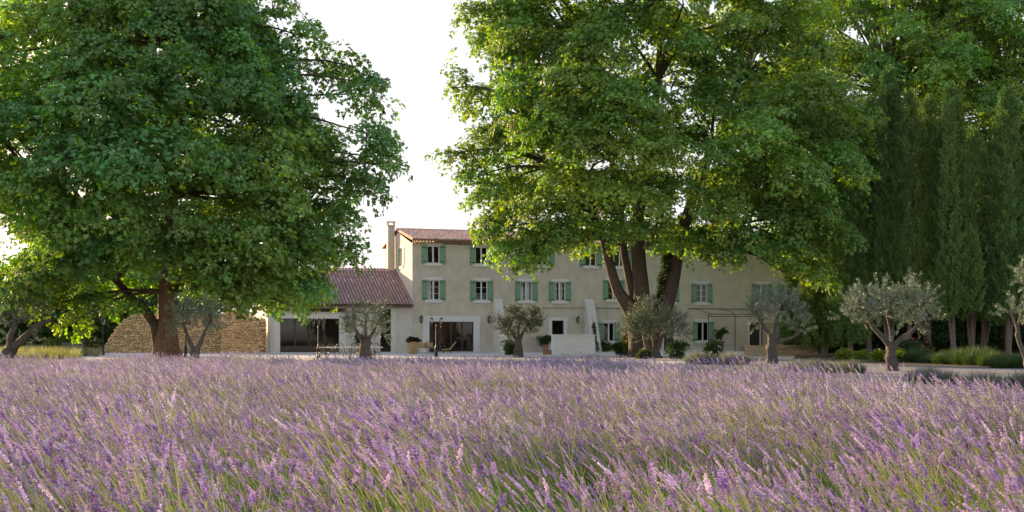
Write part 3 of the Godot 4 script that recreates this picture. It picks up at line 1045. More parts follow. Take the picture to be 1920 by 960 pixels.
func make_walls() -> void:
	# ruined wall left of the annex: a piece facing the camera, and a piece turned to the evening sun
	var d := 98.0
	var o := on_ground(190, d)
	var t := thing("ruined_stone_wall", "old rubble stone wall with sloping broken top behind the big plane trunk", "stone wall", o)
	var q := func(px: float, py: float) -> Vector2: return Vector2((px - 190) / F * d, EYE + (625 - py) / F * d)
	rubble_wall(t, [Vector2(0.0, -0.05), Vector2(9.9, -0.05), q.call(430, 593), q.call(400, 590), q.call(370, 588), q.call(335, 592), q.call(300, 591), q.call(272, 590), q.call(250, 591), q.call(236, 600), q.call(218, 616), q.call(212, 628), q.call(202, 644), q.call(192, 655)], 0.6, 0.24, 0.13, Color(0.60, 0.41, 0.20))
	var e0 := on_ground(416, 97.6)
	var t2 := thing("ruined_stone_wall", "sunlit orange rubble wall with uneven top next to the annex corner", "stone wall", e0, atan2(-1.9, 3.35))
	rubble_wall(t2, [Vector2(0, -0.05), Vector2(3.85, -0.05), Vector2(3.85, 2.45), Vector2(3.3, 2.5), Vector2(2.5, 2.72), Vector2(1.8, 3.05), Vector2(1.1, 3.15), Vector2(0.5, 3.2), Vector2(0, 2.9)], 0.55, 0.24, 0.13, Color(0.66, 0.41, 0.20))
	# white block wall in front of the small door
	var wp := on_ground(1035, 92)
	var w := thing("white_block_wall", "low white limestone block wall in front of the small dark door", "low wall", wp, 0.10)
	var core := MB.new()
	core.box(Vector3(1.56, 0.68, -0.25), Vector3(3.08, 1.38, 0.42))
	part(w, "core", core.mesh(), M.white_stone)
	for row in 5:
		var x := 0.0
		var kk := 0
		while x < 3.05:
			var ww: float = min(r(0.5, 0.8) if kk > 0 or row % 2 == 0 else 0.35, 3.12 - x)
			if 3.12 - x - ww < 0.2: ww = 3.12 - x
			var b := MB.new()
			b.stone(Vector3(x + ww / 2, 0.13 + row * 0.268, -0.03), Vector3(ww - 0.008, 0.26, 0.06 + r(0, 0.008)), 0.012)
			part(w, "block", b.mesh(), M.white_stone)
			x += ww
			kk += 1
	var cap := MB.new()
	cap.stone(Vector3(1.56, 1.39, -0.22), Vector3(3.2, 0.07, 0.56), 0.01)
	part(w, "coping", cap.mesh(), M.white_stone)
	# raised entrance terrace on the right: smooth steps, then a rubble retaining wall with a railing on it
	var front := 3.2
	var tr := thing("entrance_terrace", "raised sandstone terrace with steps at the dark entrance door", "terrace", hp(28.6, 0, 0), atan(0.326))
	var tb := MB.new()
	tb.box(Vector3(3.4, 0.2, front / 2 - 0.05), Vector3(6.8, 0.44, front - 0.1))
	part(tr, "platform", tb.mesh(), M.sandstone)
	for k in 3:
		var b := MB.new()
		b.stone(Vector3(0.9, 0.07 + 0.14 * k, front + 0.75 - 0.25 * k), Vector3(1.9, 0.14, 0.5), 0.02)
		part(tr, "step", b.mesh(), M.sandstone)
	var lw := thing("low_stone_wall", "low honey-coloured rubble wall behind the terrace olive, smooth blocks at its left end", "low wall", on_ground(1398, 85.5), 0.06)
	var lcore := MB.new()
	lcore.box(Vector3(2.45, 0.31, -0.24), Vector3(4.86, 0.66, 0.36))
	part(lw, "core", lcore.mesh(), M.mortar)
	var smats := []
	for k in 6:
		var tt := 0.85 + 0.10 * k
		smats.append(plain(lin(0.46 * tt, 0.335 * tt, 0.20 * tt + 0.012 * (k % 3)), 0.92))
	for k in 2:
		for row in 2:
			var b := MB.new()
			b.stone(Vector3(0.36 + 0.70 * k, 0.16 + 0.32 * row, -0.05), Vector3(0.69, 0.31, 0.14), 0.015)
			part(lw, "block", b.mesh(), M.sandstone)
	var y := 0.0
	for row in 6:
		var hh := 0.106
		var x := 1.42
		while x < 4.85:
			var ww := minf(r(0.16, 0.46), 4.9 - x)
			var b := MB.new()
			b.stone(Vector3(x + ww / 2, y + hh / 2 + r(-0.006, 0.006), -0.06 + r(0, 0.03)), Vector3(ww - 0.02, hh - 0.014, 0.16), 0.022, Color.WHITE, Basis(Vector3(0, 0, 1), r(-0.04, 0.04)))
			part(lw, "stone", b.mesh(), smats[rng.randi() % 6])
			x += ww
		y += hh
	for k in 5:
		var b := MB.new()
		b.stone(Vector3(0.49 + k * 0.98, 0.67, -0.2), Vector3(0.965, 0.06, 0.44), 0.012)
		part(lw, "coping", b.mesh(), M.sandstone)
	var pillar := thing("stone_pillar", "pale sandstone pillar right of the dark entrance door", "pillar", hp(31.05, 0.44, 0.32), atan(0.326))
	for k in 5:
		var b := MB.new()
		b.stone(Vector3(0, 0.2 + k * 0.37, 0.0), Vector3(0.62, 0.36, 0.5), 0.02)
		part(pillar, "block", b.mesh(), M.sandstone)
	var pc := MB.new()
	pc.box(Vector3(0, 1.93, 0), Vector3(0.76, 0.12, 0.6))
	part(pillar, "capital", pc.mesh(), M.sandstone)
	var rl := thing("railing", "dark iron railing on top of the low rubble wall", "railing", on_ground(1398, 85.5) + Basis(Vector3.UP, 0.06) * Vector3(2.4, 0.70, -0.2), 0.06)
	var rr := MB.new()
	rr.tube([Vector3(0, 0.08, 0), Vector3(2.4, 0.08, 0)], [0.018, 0.018], 6)
	rr.tube([Vector3(0, 1.12, 0), Vector3(2.4, 1.12, 0)], [0.022, 0.022], 6)
	part(rl, "rail", rr.mesh(), M.iron)
	for k in 18:
		var b := MB.new()
		b.tube([Vector3(0.14 * k, 0.0 if k % 10 == 0 else 0.08, 0), Vector3(0.14 * k, 1.16 if k % 10 == 0 else 1.12, 0)], [0.02 if k % 10 == 0 else 0.011, 0.02 if k % 10 == 0 else 0.011], 5)
		part(rl, "baluster", b.mesh(), M.iron)


# ---------------------------------------------------------------- trees
func limb_path(a: Vector3, b: Vector3, sag: float, n := 7) -> Array:
	var out := []
	var side := rand_dir() * a.distance_to(b) * 0.07
	for i in n:
		var k := float(i) / (n - 1)
		var p := a.lerp(b, k)
		p += side * sin(k * PI) + side.cross(Vector3.UP) * sin(k * TAU) * 0.5
		p.y += sag * sin(k * PI)
		out.append(p)
	return out

func taper(a: float, b: float, n: int) -> Array:
	var out := []
	for i in n: out.append(lerpf(a, b, float(i) / (n - 1)))
	return out

# the crown of a plane tree: leafy boughs set through a volume given as [height, reach left, reach right]
func plane_crown(t: Node3D, prof: Array, depth: float, lobes: Array, count: int, density: float, forks: Array, tone: Color, hollow := 0.62) -> void:
	var centres := lobes.duplicate()
	var y0: float = prof[0][0]
	var y1: float = prof[prof.size() - 1][0]
	var tries := 0
	while centres.size() < count and tries < count * 60:
		tries += 1
		var y := r(y0 + 0.6, y1 - 0.6)
		var a := r(0, TAU)
		var rx := pts_lerp(prof, y, 2) if cos(a) > 0 else pts_lerp(prof, y, 1)
		var rz: float = (pts_lerp(prof, y, 1) + pts_lerp(prof, y, 2)) * 0.5 * depth
		var rho := sqrt(r(hollow * hollow, 1.0))
		var rad := r(1.15, 2.0)
		var p := Vector3(cos(a) * max(rx * rho - rad * 0.6, 0.2), y, sin(a) * max(rz * rho - rad * 0.6, 0.2))
		var ok := true
		for c in centres:
			if p.distance_to(c[0]) < 0.62 * (rad + c[1]) * 0.75:
				ok = false
				break
		if ok: centres.append([p, rad])
	var xfs := []
	var cols := []
	var wood := MB.new()
	for c in centres:
		var p: Vector3 = c[0]
		var rad: float = c[1]
		var best: Vector3 = forks[0]
		for f: Vector3 in forks:
			if f.y < p.y + 1.0 and f.distance_to(p) < best.distance_to(p): best = f
		if best.y > p.y + 1.5: best = forks[0]
		var len := best.distance_to(p)
		var path := limb_path(best, p, len * 0.10, 6)
		wood.tube(path, taper(clamp(0.020 * len, 0.04, 0.15), 0.03, 6), 6, Color.WHITE)
		var axis := Vector3(p.x, 0, p.z).normalized()
		var k := int(density * rad * rad)
		var shade := r(0.74, 1.22)
		var yellow := r(0.85, 1.22)
		for i in k:
			var d := (rand_dir() + axis * 0.35 + Vector3.UP * 0.45).normalized()
			var q := p + Vector3(d.x * rad * 1.16, d.y * rad * 0.72, d.z * rad * 1.16) * pow(r(0.12, 1.0), 0.45)
			q.y -= 0.16 * pow(Vector2(q.x - p.x, q.z - p.z).length(), 2.0)
			if rng.randf() < 0.12: q += d * r(0.2, 0.9)
			var up := (Vector3.UP * 1.0 + d * r(0.5, 1.3) + rand_dir() * 0.5).normalized()
			var s := r(0.75, 1.15)
			xfs.append(Transform3D(up_basis(up, r(0, TAU)).scaled(Vector3.ONE * s), q))
			var tt := shade * r(0.85, 1.2)
			cols.append(Color(tone.r * tt * yellow * r(0.9, 1.15), tone.g * tt, tone.b * tt / yellow))
		for i in 5:
			var q2 := p + rand_dir() * rad * 0.8
			wood.tube([p, p.lerp(q2, 0.5) + Vector3(0, 0.1, 0), q2], [0.035, 0.022, 0.01], 4, Color.WHITE)
	part(t, "limbs", wood.mesh(), M.bark, Transform3D(), "stuff")
	scatter(t, "crown", S.twigs, M.leaf, xfs, cols)

func make_planes() -> void:
	# ---- the plane tree on the left
	var d := 65.0
	var s := d / F
	var o := on_ground(312, d)
	var t := thing("plane_tree", "huge plane tree with reddish trunk in front of the ruined stone wall", "tree", o, 0.0, "plane trees around the house")
	var b := MB.new()
	b.tube([Vector3(0, -0.1, 0), Vector3(0, 0.35, 0), Vector3(-0.02, 0.8, 0), Vector3(0.0, 1.4, 0), Vector3(0.03, 2.2, 0.0), Vector3(0.02, 3.6, 0.0), Vector3(0.1, 5.5, -0.1), Vector3(0.3, 8.5, -0.1), Vector3(0.2, 12.5, 0.1), Vector3(0.5, 17.0, 0.0)],
		[0.95, 0.80, 0.66, 0.52, 0.45, 0.42, 0.36, 0.28, 0.2, 0.08], 18, Color.WHITE, 0.10)
	part(t, "trunk", b.mesh(), M.bark_red)
	b = MB.new()
	b.tube([Vector3(-0.35, 0.2, 0.1), Vector3(-0.45, 1.2, 0.12), Vector3(-0.55, 1.9, 0.15), Vector3(-0.95, 2.6, 0.2), Vector3(-1.6, 3.2, 0.3), Vector3(-2.4, 4.2, 0.5), Vector3(-4.0, 6.0, 0.8)], [0.26, 0.25, 0.25, 0.24, 0.21, 0.17, 0.1], 12, Color.WHITE, 0.08)
	part(t, "limb", b.mesh(), M.bark)
	var prof := [[3.2, 9.5, 6.5], [4.2, 10.5, 8.0], [5.0, 8.0, 8.6], [6.8, 8.2, 9.3], [8.0, 12.3, 8.8], [10.0, 12.3, 9.0], [12.5, 12.0, 8.3], [14.6, 11.6, 7.0], [17.0, 10.5, 5.6], [19.0, 9.0, 4.8], [21.5, 6.0, 3.5], [23.5, 2.0, 1.5]]
	var lobes := []
	for q in [[575, 70, 0.0, 1.1], [600, 130, -1.0, 1.1], [662, 180, 0.5, 1.5], [690, 160, 0.6, 0.9], [664, 128, 0.5, 0.8], [712, 300, 1.0, 1.1], [740, 318, 1.0, 0.6], [724, 312, 1.0, 0.8], [690, 255, 0.8, 1.3], [690, 365, 1.5, 1.1], [650, 335, 1.0, 1.6], [640, 420, 1.0, 1.2], [660, 470, 1.0, 0.7], [618, 480, 0.8, 1.3], [590, 540, 1.0, 1.1], [560, 575, 2.0, 0.9],
		[512, 20, 0.0, 1.2], [390, 385, -2.0, 2.0], [285, 245, -2.0, 2.0], [390, 300, -3.0, 2.0], [540, 260, -2.0, 1.8], [210, 310, -3.0, 2.0], [520, 540, 2.0, 1.6], [470, 560, 3.5, 1.2], [430, 540, 4.5, 1.6], [380, 500, 5.5, 1.6], [330, 470, 6.0, 1.5], [280, 480, 6.0, 1.4], [215, 505, 5.5, 1.6], [150, 520, 4.5, 1.7], [90, 535, 3.5, 1.6], [200, 580, 2.0, 1.0], [160, 600, 1.5, 0.9], [120, 575, 2.0, 1.1], [245, 580, 0.5, 0.8], [400, 440, 7.0, 1.9], [300, 430, 7.5, 1.8], [310, 190, 6.0, 2.0], [260, 150, 6.0, 1.9], [350, 120, 5.5, 1.9], [330, 250, 8.0, 1.9], [250, 240, 7.5, 1.9], [400, 200, 7.0, 1.9], [200, 180, 6.0, 1.8], [310, 70, 5.0, 1.8], [230, 60, 5.0, 1.8], [400, 60, 5.0, 1.8], [330, 340, 8.5, 1.9], [420, 330, 8.0, 1.8], [230, 340, 8.0, 1.8], [140, 260, 6.0, 1.8], [490, 200, 5.0, 1.8], [200, 440, 6.5, 1.9], [500, 450, 5.0, 1.8], [560, 460, 3.0, 1.6]]:
		var w := at(q[0], q[1], d) - o
		lobes.append([Vector3(w.x, w.y, q[2]), q[3]])
	var forks := [Vector3(0.02, 3.6, 0), Vector3(0.1, 5.5, -0.1), Vector3(0.3, 8.5, -0.1), Vector3(0.2, 12.5, 0.1), Vector3(0.4, 16.0, 0), Vector3(-2.4, 4.2, 0.5), Vector3(-4.0, 6.0, 0.8)]
	plane_crown(t, prof, 0.92, lobes, 215, 13.5, forks, Color(0.86, 0.98, 1.18))

	# ---- the many-stemmed plane tree in front of the house
	d = 80.0
	s = d / F
	o = on_ground(1205, d)
	t = thing("plane_tree", "huge many-stemmed plane tree in front of the farmhouse", "tree", o, 0.0, "plane trees around the house")
	var loc := func(px: float, py: float, z := 0.0) -> Vector3:
		var w := at(px, py, d) - o
		return Vector3(w.x, w.y, z)
	var stems := [
		[[loc.call(1200, 690, 0), loc.call(1198, 640, 0), loc.call(1190, 590, 0), loc.call(1180, 570, 0.1)], [0.8, 0.62, 0.58, 0.45], "trunk"],
		[[loc.call(1192, 600, 0), loc.call(1176, 572, 0.2), loc.call(1158, 548, 0.4), loc.call(1148, 520, 0.6), loc.call(1138, 485, 0.8), loc.call(1130, 450, 1.0), loc.call(1105, 400, 1.6), loc.call(1060, 330, 2.2), loc.call(1000, 260, 2.8)], [0.5, 0.44, 0.36, 0.31, 0.29, 0.27, 0.22, 0.16, 0.08], "stem"],
		[[loc.call(1196, 610, -0.2), loc.call(1187, 550, -0.2), loc.call(1178, 510, -0.3), loc.call(1172, 480, -0.3), loc.call(1168, 445, -0.4), loc.call(1166, 400, -0.5), loc.call(1150, 300, -0.8), loc.call(1130, 160, -1.0)], [0.4, 0.30, 0.26, 0.24, 0.23, 0.21, 0.17, 0.08], "stem"],
		[[loc.call(1203, 640, 0), loc.call(1202, 580, 0), loc.call(1201, 540, 0.1), loc.call(1198, 500, 0.1), loc.call(1195, 460, 0.1), loc.call(1197, 400, 0), loc.call(1215, 300, 0), loc.call(1235, 150, 0), loc.call(1240, 0, 0)], [0.55, 0.54, 0.52, 0.46, 0.42, 0.36, 0.28, 0.2, 0.1], "stem"],
		[[loc.call(1215, 660, 0.3), loc.call(1238, 600, 0.3), loc.call(1250, 560, 0.3), loc.call(1260, 520, 0.3), loc.call(1267, 480, 0.2), loc.call(1276, 440, 0.1), loc.call(1300, 370, 0), loc.call(1340, 270, -0.5), loc.call(1390, 150, -1.0)], [0.6, 0.54, 0.51, 0.47, 0.43, 0.38, 0.30, 0.2, 0.1], "stem"],
		[[loc.call(1268, 475, 0.3), loc.call(1290, 452, 0.9), loc.call(1340, 430, 1.8), loc.call(1410, 420, 2.6)], [0.2, 0.16, 0.12, 0.06], "limb"],
	]
	var mats := {"trunk": M.bark, "stem": M.bark, "limb": M.bark}
	var fk := []
	for st in stems:
		var mbx := MB.new()
		mbx.tube(st[0], st[1], 14, Color.WHITE, 0.10)
		part(t, st[2], mbx.mesh(), mats[st[2]])
		for p: Vector3 in st[0]:
			if p.y > 6.5: fk.append(p)
	# ivy clinging to the right stem
	var ix := []
	var ic := []
	for i in 130:
		var k := r(0, 1)
		var p: Vector3 = loc.call(lerpf(1238, 1264, k), lerpf(590, 470, k), 0.3)
		var a := r(PI * 0.6, PI * 1.3)
		p += Vector3(cos(a) * r(0.42, 0.6), 0, abs(sin(a)) * r(0.2, 0.5))
		ix.append(Transform3D(up_basis(rand_dir() + Vector3(0, 0, 1), r(0, TAU)).scaled(Vector3.ONE * r(1.0, 1.5)), p))
		ic.append(Color(0.055, 0.085, 0.025) * r(0.8, 1.2))
	scatter(t, "ivy", S.tufts, M.green, ix, ic)
	prof = [[7.4, 8.0, 9.5], [8.2, 9.4, 12.0], [9.5, 10.0, 12.6], [11.5, 10.6, 12.8], [14.0, 10.4, 13.0], [17.0, 10.4, 13.0], [20.0, 9.8, 12.4], [23.0, 9.6, 11.0], [26.0, 6.0, 8.0], [28.5, 2.0, 3.0]]
	lobes = []
	for q in [[1277, 244, -3.0, 2.2], [1172, 125, -2.0, 2.2], [1312, 185, -2.0, 2.2], [1240, 85, 2.5, 2.1], [1105, 60, 0.0, 2.0], [1200, 200, 3.0, 2.0], [1230, 330, -4.0, 2.0], [1290, 150, 2.0, 2.0], [905, 30, 0, 1.5], [915, 90, 0, 1.4], [870, 155, 0, 0.9], [848, 165, 0, 0.5], [900, 190, 0, 1.5], [925, 260, 0, 1.7], [868, 300, 0.5, 1.1], [842, 298, 0.5, 0.6], [895, 335, 1, 1.2], [930, 370, 1.5, 1.6], [920, 420, 2, 1.0], [960, 430, 2.5, 1.6], [955, 480, 3, 1.1], [990, 480, 3.5, 1.3], [978, 508, 3.2, 0.7], [1025, 455, 4, 1.5], [1060, 430, 4.5, 1.5], [1000, 400, 5, 1.9], [1060, 360, 6, 2.0], [1120, 380, 7, 1.9], [1190, 400, 7.5, 1.4], [1100, 300, 7.5, 2.1], [1180, 320, 8, 2.0], [1040, 270, 6.5, 2.1], [1110, 120, 7.0, 2.0], [1080, 190, 7.5, 2.1], [1150, 240, 8.5, 2.0],
		[1140, 450, 4.5, 0.9], [1205, 452, 5.0, 1.0], [1258, 470, 4.2, 0.8], [1225, 462, 4.0, 0.8], [1152, 468, 4.0, 0.6], [1180, 440, 5.0, 0.9], [1088, 462, 4.2, 0.9], [1215, 430, 5, 1.1], [1235, 455, 4, 0.9], [1285, 450, 3, 1.0], [1318, 480, 3.0, 0.8], [1330, 440, 4, 1.4], [1345, 470, 3.5, 1.1], [1405, 470, 3.5, 1.2], [1300, 460, 3.0, 1.1], [1440, 485, 3.2, 1.1], [1040, 470, 4.0, 1.0], [1010, 490, 3.6, 0.9], [1310, 400, 6, 1.7], [1380, 460, 3.5, 1.4], [1360, 500, 3, 0.7], [1420, 430, 4.5, 1.8], [1470, 470, 4, 1.5], [1500, 520, 3.5, 1.2], [1450, 515, 3, 0.6], [1490, 420, 4.5, 1.8], [1540, 450, 3, 1.5], [1440, 350, 7, 2.1], [1520, 330, 5, 2.0], [1380, 290, 8, 2.1], [1480, 220, 7, 2.2], [1300, 330, 8, 1.5], [1250, 380, 7, 1.2], [1560, 250, 3, 1.9], [1145, 420, 4.0, 0.9], [1108, 440, 3.0, 0.6]]:
		lobes.append([loc.call(q[0], q[1], q[2]), q[3]])
	plane_crown(t, prof, 0.85, lobes, 245, 13.5, fk, Color(0.95, 1.0, 1.0))

	# ---- planes standing behind the cypresses and behind the ruined wall
	for q in [[1670, 100, 27.5, 10.5, "tall plane tree rising behind the cypress row nearest the house", 21], [1890, 104, 27.5, 10.5, "tall loose plane tree behind the cypresses at the far right", 22]]:
		o = on_ground(q[0], q[1])
		t = thing("plane_tree", q[4], "tree", o, 0.0, "plane trees around the house")
		var hh: float = q[2] + 4.0
		var rr: float = q[3]
		var tb := MB.new()
		tb.tube([Vector3.ZERO, Vector3(0.1, 4, 0), Vector3(0, 9, 0.2), Vector3(0.3, 15, 0), Vector3(0.1, hh - 4.0, 0)], [0.8, 0.6, 0.45, 0.28, 0.1], 12, Color.WHITE, 0.08)
		part(t, "trunk", tb.mesh(), M.bark)
		prof = [[7.5, rr * 0.7, rr * 0.7], [9.0, rr, rr], [15.0, rr * 1.05, rr * 1.05], [20.0, rr * 1.0, rr * 1.0], [26.0, rr * 0.85, rr * 0.85], [hh, rr * 0.35, rr * 0.35]]
		plane_crown(t, prof, 0.8, [[Vector3(-5, 22, 5), 2.0], [Vector3(-3.5, 25, 5), 1.9], [Vector3(-5, 27, 3), 1.9], [Vector3(-2, 26.5, 6), 1.9], [Vector3(-6.5, 24, 4), 1.9], [Vector3(-3, 20.5, 7), 1.9], [Vector3(-7, 20, 4), 1.9], [Vector3(-1, 24, 6), 2.0], [Vector3(3, 22, 6), 2.0], [Vector3(6, 25, 5), 2.0], [Vector3(-3, 18, 7), 2.0], [Vector3(1, 20, 7.5), 2.0], [Vector3(5, 18, 7), 2.0], [Vector3(-7, 26, 4), 2.0], [Vector3(0, 28, 4), 2.0]], 165, 12.0, [Vector3(0.1, 4, 0), Vector3(0, 9, 0.2), Vector3(0.3, 15, 0), Vector3(0.1, 20, 0)], Color(0.95, 1.0, 0.9))
	for q in [[110, 122, 9.0, 6.5, "dark leafy tree behind the ruined wall and the lawn"], [300, 128, 10.0, 6.0, "dark leafy tree directly behind the ruined stone wall"], [-90, 110, 9.0, 6.0, "broad leafy tree behind the leaning olive tree"], [0, 1, 8.0, 5.5, "leafy tree on the near side of the field, mirrored in the annex glass"], [0, 2, 9.0, 6.0, "tallest leafy tree on the near side of the field, right of the camera"], [0, 3, 8.0, 6.0, "farthest leafy tree on the near side of the field, right of the camera"]]:
		o = on_ground(q[0], q[1]) if q[1] > 9 else Vector3(30.0 + 11.0 * q[1], 0, -8.0 + 11.0 * q[1])
		t = thing("leafy_tree", q[4], "tree", o, 0.0, "trees behind the ruined wall")
		var hh: float = q[2]
		var rr: float = q[3]
		var tb := MB.new()
		tb.tube([Vector3.ZERO, Vector3(0.1, 2, 0), Vector3(0, 5, 0.2), Vector3(0.1, hh - 2, 0)], [0.4, 0.32, 0.2, 0.06], 10, Color.WHITE, 0.08)
		part(t, "trunk", tb.mesh(), M.bark)
		prof = [[0.8, rr * 0.8, rr * 0.8], [3.0, rr, rr], [hh * 0.7, rr * 0.9, rr * 0.9], [hh, rr * 0.3, rr * 0.3]]
		plane_crown(t, prof, 0.7, [], 46, 11.0, [Vector3(0.1, 2, 0), Vector3(0, 5, 0.2)], Color(0.55, 0.68, 0.75), 0.3)


func make_cypresses() -> void:
	# pixel column, distance, top row of the picture, half width, bare trunk height
	var list := [
		[1512, 86.0, 330, 1.35, 0.4, "shaded dark cypress nearest the house corner"],
		[1548, 84.0, 280, 1.45, 0.4, "dark cypress second from the house corner with foliage to the ground"],
		[1592, 82.0, 230, 1.40, 0.7, "cypress third from the house, just left of the forked olive"],
		[1628, 82.0, 195, 1.35, 1.8, "cypress directly behind the left half of the forked olive"],
		[1665, 81.0, 132, 1.2, 2.0, "tallest slim cypress behind the forked olive"],
		[1706, 81.0, 178, 1.15, 2.2, "cypress with greenish plumes right of the tallest one"],
		[1741, 82.0, 190, 1.15, 2.3, "narrow cypress with reddish trunk and blunt top"],
		[1785, 80.0, 172, 1.45, 2.2, "broad olive-brown cypress with pointed top"],
		[1822, 81.0, 245, 1.15, 2.4, "lower brownish cypress with forked trunk"],
		[1846, 83.0, 300, 0.95, 2.2, "short cypress with thin leaning trunk in the row"],
		[1888, 80.0, 172, 1.35, 2.1, "green cypress near the right end of the row"],
		[1935, 81.0, 200, 1.30, 2.0, "last cypress at the right end of the row"],
	]
	for q in list:
		var d: float = q[1]
		var o := on_ground(q[0], d)
		var hh: float = EYE + (625.0 - q[2]) / F * d
		var w: float = q[3]
		var bare: float = q[4]
		var t := thing("cypress_tree", q[5], "cypress", o, 0.0, "row of cypress trees")
		var tb := MB.new()
		var lx := r(-0.15, 0.15)
		tb.tube([Vector3(lx, -0.05, 0), Vector3(lx * 0.8, 0.4, 0), Vector3(lx * 0.4, 1.4, 0.05), Vector3(0, bare + 1.5, 0), Vector3(0, hh * 0.6, 0), Vector3(0, hh - 1.0, 0)], [0.27, 0.19, 0.165, 0.15, 0.09, 0.02], 10, Color.WHITE, 0.12)
		part(t, "trunk", tb.mesh(), M.cypress_bark)
		if bare > 1.5:
			for k in 2:
				var sb := MB.new()
				var sx := r(-0.5, 0.5)
				sb.tube([Vector3(lx, 0.2, 0), Vector3(lx + sx * 0.5, 1.0, r(-0.2, 0.2)), Vector3(sx, bare + 1.2, r(-0.3, 0.3))], [0.10, 0.085, 0.06], 8, Color.WHITE, 0.1)
				part(t, "stem", sb.mesh(), M.cypress_bark)
		var xfs := []
		var cols := []
		var warm := r(0.0, 1.0)
		var base := Color(0.9, 1.1, 1.0).lerp(Color(1.22, 1.2, 0.92), warm)
		# several flame-shaped leaders make up the column
		var leaders := [[Vector3.ZERO, hh, w, bare]]
		for k in 12:
			var a := r(0, TAU)
			leaders.append([Vector3(cos(a), 0, sin(a)) * w * r(0.45, 0.92), hh * r(0.3, 0.96), w * r(0.22, 0.48), bare + r(-0.2, 1.2)])
		for l in leaders:
			var lh: float = l[1]
			var lw: float = l[2]
			var lb: float = l[3]
			var lt := Color(1, 1, 1) * r(0.75, 1.3)
			if rng.randf() < 0.1: lt = Color(1.4, 1.1, 0.8)
			var cnt := int((lh - lb) * lw * 50.0)
			for i in cnt:
				var k := pow(rng.randf(), 0.92)
				var y := lerpf(lb, lh - 0.35, k)
				var wid: float = lw * pow(max(1.0 - k, 0.0), 0.72) * clamp(0.62 + k * 2.2, 0.0, 1.0) * 1.08
				var a := r(0, TAU)
				var rad := wid * r(0.66, 1.12)
				var p: Vector3 = l[0] + Vector3(cos(a) * rad, y, sin(a) * rad)
				var dir := Vector3(cos(a) * 0.34, 1.0, sin(a) * 0.34) + rand_dir() * 0.14
				var s := r(0.85, 1.7)
				xfs.append(Transform3D(up_basis(dir, r(0, TAU)).scaled(Vector3(s * 1.25, s, s * 1.25)), p))
				var tt := r(0.75, 1.3)
				cols.append(Color(base.r * tt * lt.r, base.g * tt * lt.g, base.b * tt * lt.b))
		scatter(t, "crown", S.plumes, M.cypress_leaf, xfs, cols)


# an olive: gnarled trunk, limbs given as end points, sprigs in loose clumps round their ends
func olive(px: float, d: float, label: String, trunk: Array, trunk_r: Array, limbs: Array, clumps: Array, dens: float, tone: float) -> void:
	var o := on_ground(px, d)
	var t := thing("olive_tree", label, "olive tree", o, 0.0, "olive trees between lavender and house")
	var b := MB.new()
	var fine := []
	var fr := []
	for i in trunk.size() - 1:
		for k in 3:
			var p: Vector3 = trunk[i].lerp(trunk[i + 1], k / 3.0)
			fine.append(p + Vector3(r(-0.02, 0.02), 0, r(-0.02, 0.02)))
			fr.append(lerpf(trunk_r[i], trunk_r[i + 1], k / 3.0) * r(0.92, 1.08) * 0.86)
	fine.append(trunk[trunk.size() - 1])
	fr.append(trunk_r[trunk.size() - 1] * 0.86)
	b.tube(fine, fr, 18, Color.WHITE, 0.26)
	part(t, "trunk", b.mesh(), M.olive_bark)
	var ends := []
	for l in limbs:
		var lb := MB.new()
		var n: int = l[0].size()
		lb.tube(l[0], taper(l[1] * 0.85, l[2], n), 10, Color.WHITE, 0.14)
		part(t, "limb", lb.mesh(), M.olive_bark)
		ends.append(l[0][n - 1])
		ends.append(l[0][n - 2])
	var xfs := []
	var cols := []
	var twig := MB.new()
	for c in clumps:
		var p: Vector3 = c[0] * Vector3(0.90, 0.96, 0.90)
		var rad: float = c[1] * 0.74
		var e: Vector3 = ends[0]
		for q: Vector3 in ends:
			if q.distance_to(p) < e.distance_to(p): e = q
		twig.tube(limb_path(e, p, 0.05, 5), taper(0.045, 0.015, 5), 5)
		var k := int(dens * 0.92 * rad * rad)
		for i in k:
			var dir := (rand_dir() + Vector3(p.x, 0, p.z).normalized() * 0.3 + Vector3.UP * 0.45).normalized()
			var q := p + dir * rad * r(0.15, 1.0)
			var s := r(0.6, 1.25)
			xfs.append(Transform3D(up_basis(dir + rand_dir() * 0.3 + Vector3.UP * 0.3, r(0, TAU)).scaled(Vector3.ONE * s), q))
			var tt := tone * r(0.8, 1.2)
			cols.append(Color(tt, tt * r(0.97, 1.04), tt))
			if i % 9 == 0: twig.tube([p, q], [0.014, 0.006], 3)
	part(t, "twigs", twig.mesh(), M.olive_bark, Transform3D(), "stuff")
	scatter(t, "crown", S.sprigs, M.olive_leaf, xfs, cols)

func v3(x: float, y: float, z := 0.0) -> Vector3:
	return Vector3(x, y, z)

